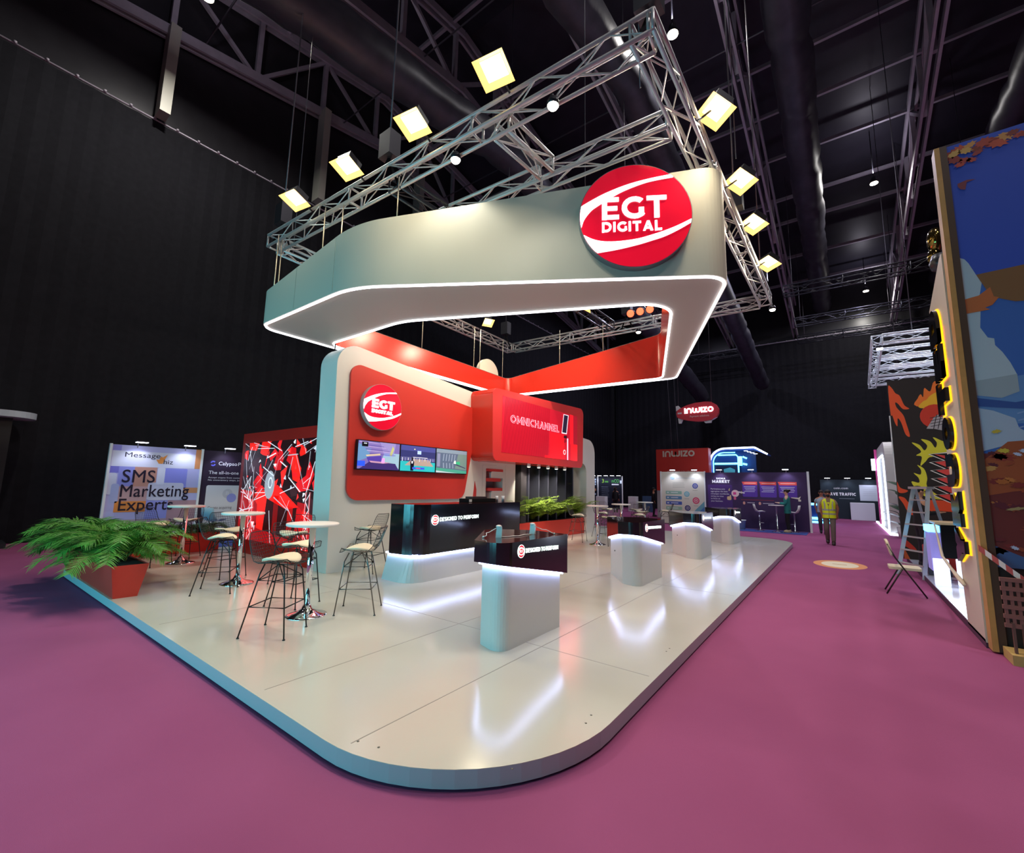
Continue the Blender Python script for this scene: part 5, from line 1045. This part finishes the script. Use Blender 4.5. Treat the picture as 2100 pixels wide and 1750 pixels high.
tag(MB(mat('plank', '#b99a5c', .6, noise=.2, nscale=6)).box(1.26, 3.0, 6.85, 7.2, .0, .1).build('timber_plank'), 'bare timber plank at the foot of the lattice fence', 'plank')
tp = MB(mat('barrier_red', '#b84038', .5)); tw = mat('barrier_white', '#e0cfc8', .5)
P0, P1_ = V((1.16, 7.18, 1.12)), V((2.3, 6.6, .1))
for k in range(26):
    a0, a1 = k/26, (k+1)/26; q0 = P0.lerp(P1_, a0)-ZA*.05*sin(pi*a0); q1 = P0.lerp(P1_, a1)-ZA*.05*sin(pi*a1); m_ = tw if k % 2 else None; tp.add([q0-ZA*.035, q1-ZA*.035, q1+ZA*.035, q0+ZA*.035, q0-ZA*.035+YA*.004, q1-ZA*.035+YA*.004, q1+ZA*.035+YA*.004, q0+ZA*.035+YA*.004], [(0, 1, 2, 3), (7, 6, 5, 4), (0, 3, 7, 4), (1, 5, 6, 2)], m_)
tag(tp.build('barrier_tape'), 'red and white striped barrier tape tied to the wooden frame', 'tape')
lb = thing('lettered_board', 'tall white board with black rotated letters edged in yellow light', 'sign', (1.3, 7.8, 0)); L_ = Fr((1.17, 0, 0), (0, -1, 0))
LBW = mat('board_white', '#cfc4b2', .4); MB(LBW).slab(L_, [(-8.32, .06), (-7.41, .06), (-7.41, 4.72), (-7.55, 4.72), (-8.62, 4.36), (-8.55, 3.2), (-8.42, 1.8)], -.05, 0).build('board', lb)
Lr = Fr((1.17, 0, 0), (0, 0, 1), (0, 1, 0)); Lr.n = V((-1, 0, 0)); YEL = emi('letter_glow', '#ffc21a', 1.3); BK = mat('letter_black', '#0c0b0c', .12)
for ch, z0, z1, yb, hh in (('D', 3.70, 4.20, 7.84, .56), ('E', 3.22, 3.66, 7.80, .5), ('T', 2.76, 3.19, 7.74, .6), ('O', 2.28, 2.70, 7.72, .52), ('U', 1.80, 2.22, 7.68, .54), ('K', 1.31, 1.74, 7.66, .5), ('Y', .86, 1.28, 7.62, .5)):
    m = MB(YEL); m.caps(Lr, ch, z0-.012, yb-.03, hh+.035, YEL, .003, .012, w=z1-z0+.024, k=.34)
    m2 = MB(BK); m2.caps(Lr, ch, z0, yb, hh, BK, .018, .04, w=z1-z0, k=.31)
    o = m2.build('letter', lb); m.build('letter_glow', o)
rs = thing('stand_platform', 'low raised platform edge of the right-hand stand', 'platform', (2.5, 11, 0)); MB(mat('platform_edge', '#4c2b42', .6)).box(1.17, 5, 7.42, 15.4, 0, .09).build('edge', rs); MB(mat('platform_gloss', '#c9d2e6', .15)).box(1.175, 5, 7.43, 15.4, .09, .1).build('top', rs)
fb = thing('flame_board', 'tall black board painted with orange flames and a red zigzag', 'display wall', (2.2, 15, .1)); YF = 14.9; E_ = fy(YF)
m = MB(ink('#2a2220')); m.slab(E_, rect(1.08, .1, 3.6, 4.62), -.12, 0, ink('#2a2220')); k_ = 14.9/17.04
def closed(pl, k=4):
    P = [V(p) for p in pl]; n = len(P); out = []
    for i in range(n):
        p0, p1, p2, p3 = P[i-1], P[i], P[(i+1) % n], P[(i+2) % n]
        for j in range(k): t_ = j/k; q = .5*(2*p1+(p2-p0)*t_+(2*p0-5*p1+4*p2-p3)*t_*t_+(3*p1-p0-3*p2+p3)*t_**3); out.append((max(1.085, q.x), max(.1, q.y)))
    return out
def FB(px, h, lv, sm=0): m.poly(E_, closed(px) if sm else px, .001*lv, ink(h))
FB([(1.09, 4.45), (1.16, 4.42), (1.22, 4.28), (1.30, 4.2), (1.37, 3.95), (1.46, 3.85), (1.34, 3.85), (1.25, 4.0), (1.2, 4.03), (1.22, 3.9), (1.33, 3.7), (1.37, 3.5), (1.42, 3.15), (1.34, 3.2), (1.28, 3.5), (1.22, 3.62), (1.2, 3.42), (1.16, 3.5), (1.12, 3.7), (1.09, 3.75)], '#e4562c', 1, 1)
FB([(1.6, 3.9), (1.64, 4.1), (1.7, 4.2), (1.74, 4.12), (1.78, 4.35), (1.88, 4.25), (1.98, 4.5), (2.2, 4.3), (2.3, 3.8)], '#e8742e', 1, 1); FB([(1.66, 3.85), (1.72, 4.0), (1.8, 4.05), (1.88, 4.15), (2.05, 4.2), (2.2, 3.8)], '#e8b02e', 2, 1); FB(circ(1.92, 3.62, .28, 20, .3), '#c83a28', 3); FB([(1.74, 3.32), (1.9, 3.6), (2.05, 3.7), (2.2, 3.72), (2.2, 3.2), (1.9, 3.3)], '#a9a3a6', 4)
for k in range(4): FB([(1.86+.08*k, 3.3), (1.875+.08*k, 3.3), (1.96+.08*k, 3.66), (1.945+.08*k, 3.66)], '#3a3436', 5); FB([(1.82, 3.36+.07*k), (2.2, 3.44+.07*k), (2.2, 3.455+.07*k), (1.82, 3.375+.07*k)], '#3a3436', 5)
FB([(1.44, 2.98), (1.58, 2.92), (1.66, 2.78), (1.72, 2.9), (1.62, 3.06), (1.78, 3.0), (1.86, 2.84), (1.9, 2.96), (1.84, 3.1), (2.0, 3.0), (2.3, 2.8), (2.3, 2.5), (1.8, 2.62), (1.66, 2.5), (1.56, 2.4), (1.6, 2.62), (1.5, 2.66), (1.6, 2.76)], '#d8cf38', 1, 1); FB([(1.36, 2.0), (1.5, 1.98), (1.5, 2.1), (1.42, 2.22), (1.54, 2.18), (1.56, 2.3), (1.5, 2.42), (1.62, 2.32), (1.66, 2.1), (1.64, 1.9), (1.8, 1.7), (2.0, 1.58), (1.7, 1.6), (1.5, 1.72)], '#d8cf38', 1, 1)
zz = []
for k in range(6): zz += [(1.72, 2.68-.2*k), (1.98, 2.52-.2*k)]
FB([(2.25, 2.75)]+zz+[(2.25, 1.4)], '#e8e2da', 6); FB([(2.25, 2.71)]+[(x+.035, z) for x, z in zz]+[(2.25, 1.44)], '#14100f', 7); FB([(2.25, 2.6)]+[(x+.11, z) for x, z in zz]+[(2.25, 1.5)], '#dc4a44', 8)
FB([(1.09, 1.62), (1.2, 1.6), (1.28, 1.48), (1.4, 1.52), (1.6, 1.56), (2.2, 1.52), (2.2, 1.3), (1.7, 1.3), (1.6, 1.15), (1.42, 1.05), (1.5, 1.2), (1.3, 1.18), (1.22, 1.3), (1.17, 1.45)], '#dc4f2a', 2, 1); FB([(1.09, 2.0), (1.14, 1.85), (1.28, 1.78), (1.2, 1.72), (1.09, 1.75)], '#dc4f2a', 2, 1); FB([(1.09, .62), (1.3, .4), (1.32, .3), (1.09, .45)], '#b83424', 2, 1); FB([(1.09, .4), (1.2, .1), (1.09, .1)], '#b8562c', 2)
m.build('painted_panel', fb)
MB(POST).box(1.06, 1.085, YF+.02, YF+.1, 2.0, 3.7).build('edge_strip', fb)
# bar counter, glowing boxes that paint panel reflections and the ladder
bc = thing('bar_counter', 'black bar counter with a purple lit front panel behind the ladder', 'counter', (1.8, 11.6, .1))
MB(BLK).box(1.38, 2.6, 11.4, 12.0, .55, 1.15).build('body', bc); MB(mat('counter_cream', '#c9b48c', .4)).box(1.3, 2.7, 11.3, 12.1, 1.15, 1.19).build('worktop', bc); MB(mat('purple_lit', '#8d86d0', .4, em=.5)).box(1.22, 1.375, 11.45, 11.95, .3, 1.12).build('lit_panel', bc); MB(NB).box(1.2, 1.37, 11.44, 11.96, 1.0, 1.12).build('blue_lamp', bc)
CUBE = emi('lit_reflection', '#dfe8ff', 1.1)
for x, y, h, l in ((1.30, 11.1, .46, 'glowing white box imitating a panel reflection, left one by the ladder'), (1.62, 11.25, .46, 'glowing white box imitating a panel reflection, right one by the white board')): tag(MB(CUBE).box(x-.1, x+.1, y-.06, y+.06, .1, .1+h).build('reflection_box', bev=.01), l, 'lamp')
area('reflection_box_glow', (1.5, 10.9, .5), (0, -1, -.3), .5, .4, 5, COOL)
ld = thing('step_ladder', 'silver aluminium step ladder standing on the carpet beside the white board', 'ladder', (1.0, 12.4, 0)); LAL = mat('ladder_aluminium', '#c9cbcc', .35, .6)
f0, f1 = V((.80, 12.74, 0)), V((1.17, 12.24, 0)); c0, c1 = V((1.20, 12.86, 1.83)), V((1.40, 12.6, 1.83))
for p, q in ((f0, c0), (f1, c1)): MB(LAL).bar(p, q, .07, .03, up=YA).build('front_rail', ld)
m = MB(LAL); [m.build('step', ld) for m in [MB(LAL).bar(f0.lerp(c0, f), f1.lerp(c1, f), .09, .025) for f in (.14, .29, .44, .58, .72, .86)]]
for p, q in ((V((1.5, 13.6, .1)), c0+V((.03, .05, 0))), (V((1.8, 13.2, .1)), c1+V((.03, .05, 0)))): MB(LAL).bar(p, q, .05, .025, up=YA).build('rear_rail', ld)
MB(LAL).bar(c0-V((.03, -.04, 0)), c1+V((.03, -.04, 0)), .16, .05).build('top_cap', ld)
tag(MB(mat('cloth_strip', '#cbbba6', .7)).tube([(1.3, 11.4, 1.15), (1.28, 11.0, .95), (1.22, 10.2, .7), (1.2, 9.4, .62), (1.14, 8.3, .60), (1.13, 8.0, .58)], [.012, .015, .02, .02, .03, .02], n=6).build('power_cable'), 'pale flat cable sagging from the blue lamp to the white board', 'cable')
fc = thing('folding_chair', 'cream and brown folding chair standing on the carpet before the ladder', 'chair', (.72, 10.3, 0)); CRM = mat('cream_plastic', '#d8cba8', .5); BRN = mat('brown_tube', '#3a302e', .4, .4)
for s, nm in ((-1, 0), (1, 0)):
    y = 10.32+.21*s
    MB(BRN).tube([(.98, y, .01), (.62, y, .62), (.53, y, .84)], .013).build('front_leg', fc); MB(BRN).tube([(.47, y*1+.0, .01), (.70, y, .44)], .013).build('rear_leg', fc)
m = MB(CRM); m.slab(Fr((.73, 10.32, .44), (0, 1, 0), (-1, 0, 0)), rpoly([(-.21, -.22, .04), (.21, -.22, .04), (.21, .2, .05), (-.21, .2, .05)], 4), -.015, .025); m.build('seat', fc)
m = MB(CRM); m.slab(Fr((.55, 10.32, .78), (0, 1, 0), (-.25, 0, 1)), rpoly([(-.22, -.14, .04), (.22, -.14, .04), (.22, .12, .08), (-.22, .12, .08)], 5), -.012, .022); m.build('backrest', fc)
sk = thing('floor_sticker', 'oval orange and cream floor sticker on the purple carpet', 'floor sticker', (-.2, 13.35, 0)); Ff = Fr((0, 0, .002), (1, 0, 0), (0, 1, 0)); m = MB(ink('#e09a5c')); m.poly(Ff, circ(-.2, 13.35, .52, 40, .72), .0, ink('#dc925a')); m.poly(Ff, circ(-.2, 13.35, .36, 36, .52), .001, ink('#e8dcbc')); m.poly(Ff, rect(-.34, 13.3, -.06, 13.42), .002, ink('#c9b58a')); m.build('print', sk)
# lit truss grid over the right stand, black trusses under the far roof
LT = mat('lit_truss', '#d3d9e6', .3, .5, em=.12)  # faint emission puts the lamp light into the truss metal
for k, (y, l) in enumerate(((16.25, 'nearest bright cross truss over the right-hand stand'), (17.9, 'second bright cross truss over the right-hand stand'), (19.3, 'third bright cross truss over the right-hand stand'), (20.8, 'fourth bright cross truss over the right-hand stand'), (22.6, 'furthest bright cross truss over the right-hand stand'))): truss('lighting_truss', (1.15, y, 6.12), (5.5, y+.35, 6.12), l, mtl=LT, group='bright trusses over the right-hand stand', step=.5)
truss('lighting_truss', (1.04, 16.2, 6.12), (1.2, 23.2, 6.12), 'bright side truss over the right-hand stand', mtl=LT, group='bright trusses over the right-hand stand', step=.5)
t = thing('spot_lamp', 'bright bluish spotlight on the corner of the bright truss grid', 'spotlight', (1.1, 16.5, 6.0), group='small spotlights under the truss'); MB(BLACKSTEEL).box(1.02, 1.18, 16.43, 16.57, 5.93, 6.0).build('housing', t); MB(ARM).box(1.03, 1.17, 16.44, 16.56, 5.89, 5.93).build('lamp_glass', t)
area('truss_fill_light', (2.4, 18, 7.0), (0, 0, -1), 2.5, 4, 90, COOL)  # fill light added above the bright trusses, without a fixture
for k, (x0, y, x1, z, l) in enumerate(((-1.9, 26.1, 6, 12.1, 'black lighting truss under the far roof, highest of three'), (-1.8, 31.5, 6, 12.1, 'black lighting truss under the far roof, middle of three'), (-1.9, 35.1, 6, 12.05, 'black lighting truss along the top of the far curtain'))):
    truss('lighting_truss', (x0, y, z), (x1, y+.3, z), l, mtl=BLACKSTEEL, wd=.45, r=.035, group='black trusses under the far roof', step=.7)
truss('lighting_truss', (-9.2, 35.6, 11.9), (-5.4, 35.6, 11.9), 'black lighting truss on the far curtain behind the header', mtl=BLACKSTEEL, wd=.4, r=.035, group='black trusses under the far roof', step=.7)
for k, (x, y) in enumerate(((-1.5, 26.1), (3, 26.3), (-1.5, 31.5), (3, 31.7), (-1.5, 35.1), (3, 35.3), (-8.5, 35.6), (2.0, 17.9), (4.5, 22.8), (2.0, 22.7))):
    tag(MB(CAB).tube([(x, y, 6.2 if k > 6 else 12.2), (x, y, roofz(y)+.34)], .012, n=5).build('steel_cable'), 'thin vertical cable holding %s' % ('the left part of the highest black truss', 'the right part of the highest black truss', 'the left part of the middle black truss', 'the right part of the middle black truss', 'the left part of the curtain top truss', 'the right part of the curtain top truss', 'the short black truss behind the header', 'the second bright cross truss', 'the furthest bright cross truss at its far end', 'the furthest bright cross truss near its corner')[k], 'cable', 'cables holding the trusses')
b = thing('foil_balloon', 'shiny dark gold foil balloon shape peeping out behind the wooden frame', 'balloon', (1.27, 8.3, 5.2)); m = MB(mat('gold_foil', '#8a7440', .12, .95)); m.ball((1.27, 8.3, 5.3), .14, 14, None, (.7, 1, 1.3)); m.ball((1.24, 8.3, 5.05), .1, 12, None, (.8, 1, 1.4)); m.build('foil', b)
MB(BLACKSTEEL).lathe([(.1, 0), (.12, .08), (.08, .2)], (1.25, 8.0, 4.75), 14).build('dark_ball', b)

# ------------------------------------------------------------------ people
def skin(name, pts, edges, rad_, mt, parent, root=0):
    me = bpy.data.meshes.new(name); me.from_pydata(pts, edges, []); me.materials.append(mt); o = bpy.data.objects.new(name, me); COL.objects.link(o); o.parent = parent
    s = o.modifiers.new('skin', 'SKIN'); s.use_smooth_shade = True; b = o.modifiers.new('subdivision', 'SUBSURF'); b.levels = b.render_levels = 2
    for v, r in zip(me.skin_vertices[0].data, rad_): v.radius = r if isinstance(r, tuple) else (r, r)
    me.skin_vertices[0].data[root].use_root = True; return o
def loft(m, rings, n=24):
    vs = [(rx*cos(2*pi*k/n), oy+ry*sin(2*pi*k/n), z) for z, rx, ry, oy in rings for k in range(n)]
    m.add(vs, [(i*n+k, i*n+(k+1) % n, (i+1)*n+(k+1) % n, (i+1)*n+k) for i in range(len(rings)-1) for k in range(n)], None, True)
class Graph:
    def __init__(s): s.p = []; s.e = []; s.r = []
    def n(s, p, r, par=None):
        s.p.append(tuple(p)); s.r.append(r); i = len(s.p)-1
        if par is not None: s.e.append((par, i))
        return i
    def chain(s, par, seq):
        for p, r in seq: par = s.n(p, r, par)
        return par
def person(label, loc, rz, pose, col, group=None, hair='#1a1412', beard=False, bun=False, skinc='#b5795a', vest=None, heavy=1.0, long_hair=False):
    t = thing('person', label, 'person', loc, rz, group); sk_ = mat('skin_'+skinc, skinc, .6); P = pose; X = lambda p, s: (p[0]*s, p[1], p[2])
    g = Graph(); pv = g.n((0, 0, .95), (.12*heavy, .09), None); sp = g.chain(pv, [((0, 0, 1.12), (.11*heavy, .085)), ((0, .01, 1.32), (.13*heavy, .09)), ((0, 0, 1.44), (.11, .075))]); nk = g.n((0, .0, 1.52), .05, sp); hd_ = g.chain(nk, [((0, .02, 1.59), (.062, .07)), ((0, .025, 1.66), (.075, .09)), ((0, .01, 1.735), (.055, .07))])
    for s, A, L in ((-1, P['la'], P['ll']), (1, P['ra'], P['rl'])):
        sh = g.n((.17*s, 0, 1.42), .055, sp); el = g.n(A[0], .042, sh); wr = g.n(A[1], .028, el); d = (V(A[1])-V(A[0])).normalized(); q = V(A[1])
        pm = g.n(q+d*.06, (.034, .018), wr); sd = d.cross(YA if abs(d.y) < .8 else ZA).normalized()
        for k in range(4): g.chain(pm, [(q+d*(.11+.012*(k in (1, 2)))+sd*(-.03+.02*k), .009), (q+d*(.14+.016*(k in (1, 2)))+sd*(-.032+.021*k)+YA*.012, .008)])
        g.chain(wr, [(q+d*.05-sd*.045*(1), .010), (q+d*.085-sd*.055, .009)])
        hp = g.n((.085*s, 0, .9), .085*heavy, pv); kn = g.n(L[0], .056, hp); an = g.n(L[1], .038, kn); g.n(V(L[1])+V((0, .12, -.045)), .033, an)
    skin('body', g.p, g.e, g.r, sk_, t)
    shirt = mat('cloth_'+col[0], col[0], .85); tr = mat('cloth_'+col[1], col[1], .85)
    zb = col[3] if len(col) > 3 else .88
    m = MB(shirt); loft(m, [(zb, .172*heavy, .128*heavy, 0), (.95, .168*heavy, .126*heavy, 0), (1.1, .158*heavy, .12*heavy, 0), (1.25, .172*heavy, .122*heavy, .005), (1.36, .182*heavy, .118, .005), (1.43, .165, .10, 0), (1.475, .11, .075, -.005), (1.505, .068, .062, 0)]); m.build('shirt').parent = t
    g = Graph(); g.n((0, 0, 1.36), .09, None)
    for s, A in ((-1, P['la']), (1, P['ra'])):
        e = g.n((.165*s, 0, 1.405), .068, 0); mid = V((.17*s, 0, 1.425)).lerp(V(A[0]), .6)
        if P.get('sleeve', 1): e = g.chain(e, [(A[0], .056), (V(A[0]).lerp(V(A[1]), .92), .042)])
        else: e = g.n(mid, .062, e)
    skin('sleeves', g.p, g.e, g.r, shirt, t, 0)
    g = Graph(); a = g.n((0, 0, .96), (.13*heavy, .1), None)
    for s, L in ((-1, P['ll']), (1, P['rl'])): h = g.n((.085*s, 0, .88), .1*heavy, a); g.chain(h, [(L[0], .078), (V(L[0]).lerp(V(L[1]), .6), .07), (V(L[0]).lerp(V(L[1]), 1.0), .064)])
    skin('trousers', g.p, g.e, g.r, tr, t)
    sh_ = mat('shoe_'+col[2], col[2], .6)
    for L in (P['ll'], P['rl']): x, y, z = L[1]; m = MB(sh_); m.ball((x, y+.06, max(z-.05, .04)), .135, 12, None, (.40, 1, .5)); m.ball((x, y-.005, z-.01), .06, 10); o = m.build('shoe'); o.parent = t
    hm = mat('hair_'+hair, hair, .7); m = MB(hm); m.ball((0, -.005, 1.70), .1, 14, None, (.88, 1.05, .85))
    if beard: m.ball((0, .085, 1.585), .055, 10, None, (1.0, .7, .8))
    if bun: m.ball((0, -.11, 1.73), .045, 10)
    if long_hair: m.ball((0, -.06, 1.58), .1, 12, None, (.95, .6, 1.5))
    m.build('hair').parent = t
    m = MB(mat('face_dark', '#241a18', .5)); [m.ball((.032*s, .108, 1.665), .011, 8) for s in (-1, 1)]; [m.bar((.015*s, .112, 1.688), (.05*s, .103, 1.69), .008, .008) for s in (-1, 1)]; m.bar((-.022, .108, 1.607), (.022, .108, 1.607), .008, .007); m.ball((0, .122, 1.638), .016, 8, sk_, (1, 1, 1.4)); [m.ball((.082*s, .02, 1.65), .022, 8, sk_, (.5, 1, 1.4)) for s in (-1, 1)]; m.build('face').parent = t
    if vest:
        v = MB(mat('vest_yellow', '#d7e21a', .6, em=.05)); loft(v, [(.86, .185, .145, 0), (.95, .182, .145, 0), (1.1, .178, .14, 0), (1.25, .19, .142, .005), (1.36, .20, .138, .005), (1.44, .175, .115, 0), (1.485, .12, .085, -.01)]); v = v.build('safety_vest'); v.parent = t; rf = mat('vest_stripe', '#a8a69c', .4)
        m = MB(rf)
        for z in (.97, 1.1): m.add([(q[0], q[1], z+dz) for dz in (0, .05) for q in circ(0, .0, .187, 24, .149)], [(i, (i+1) % 24, 24+(i+1) % 24, 24+i) for i in range(24)], None, True)
        for s in (-1, 1): m.add([(.10*s-.02, .131, 1.12), (.10*s+.02, .124, 1.12), (.10*s+.02, .128, 1.3), (.115*s+.02, .11, 1.40), (.115*s-.02, .118, 1.40), (.10*s-.02, .138, 1.3)], [(0, 1, 2, 5), (5, 2, 3, 4)])
        m.build('reflective_stripe').parent = v; m = MB(mat('tshirt_brown', '#8d7355', .8)); m.add([(-.06, .105, 1.49), (.06, .105, 1.49), (.05, .135, 1.40), (.0, .155, 1.22), (-.05, .135, 1.40)], [(0, 4, 3, 2, 1)]); m.tube([(0, .148, .86), (0, .15, 1.22)], .006); m.build('front_opening').parent = v
    return t
STAND = dict(la=((-.22, -.02, 1.16), (-.22, .05, .92)), ra=((.22, -.02, 1.16), (.22, .05, .92)), ll=((-.09, .02, .5), (-.1, -.02, .09)), rl=((.09, .02, .5), (.1, -.02, .09)))
WALK = dict(la=((-.24, -.07, 1.17), (-.2, -.12, .95)), ra=((.24, -.07, 1.17), (.2, -.12, .95)), ll=((-.08, .1, .5), (-.07, .12, .09)), rl=((.09, .03, .5), (.09, -.2, .13)), sleeve=0)
HOLD = dict(la=((-.21, .02, 1.17), (-.08, .28, 1.2)), ra=((.21, .02, 1.17), (.08, .28, 1.2)), ll=((-.08, .02, .5), (-.09, -.02, .09)), rl=((.08, .02, .5), (.09, -.02, .09)))
person('man in a yellow safety vest and grey trousers walking up the purple aisle', (-.45, 18.15, 0), pi, WALK, ('#a98f6d', '#6d625a', '#3a302b'), beard=True, vest=1)
person('woman in a teal jacket and black trousers looking down at the cocktail table', (-1.95, 21.85, .012), rad(88), HOLD, ('#1f7d78', '#15131a', '#c9b995', .78), hair='#17110f', bun=True, skinc='#d2a58c')
person('man in a white shirt and blue trousers by the far dark display wall', (-14.3, 32.6, 0), rad(-100), HOLD, ('#d4d8de', '#1f2a5c', '#d8d8dc'), hair='#8a6a58', skinc='#a8765c', heavy=1.15)
person('woman dressed in black with long dark hair seen from behind near the far white counter', (-12.9, 29.5, 0), 0, STAND, ('#16141a', '#121016', '#121016'), long_hair=True, heavy=1.1)
person('man in a black jacket and trousers standing left of the red tower', (-9.55, 27.6, 0), rad(-70), STAND, ('#16151b', '#1c1a24', '#2a2830'), hair='#15110f', beard=True, heavy=1.1)
person('man in a grey shirt walking just behind the man in the yellow vest', (-.78, 22.4, 0), pi, WALK, ('#9fb0b8', '#4a4450', '#2a2830'), hair='#2a1c16')
person('man in a black cap and black shirt bending over things behind the ladder', (1.33, 13.5, .1), rad(-75), HOLD, ('#15151a', '#24222c', '#1a1a1e'), hair='#141418', skinc='#c09070')
# boxes and a stool behind the ladder
tag(MB(mat('red_seat', '#b52a20', .5)).box(1.28, 1.75, 12.9, 13.3, .1, .62).build('red_crate', bev=.02), 'red crate-like seat standing behind the ladder', 'crate')
tag(MB(mat('grey_case', '#55535c', .5)).box(1.25, 1.6, 12.35, 12.75, .1, .32).build('equipment_case', bev=.01), 'grey equipment case on the platform between the ladder feet', 'case')
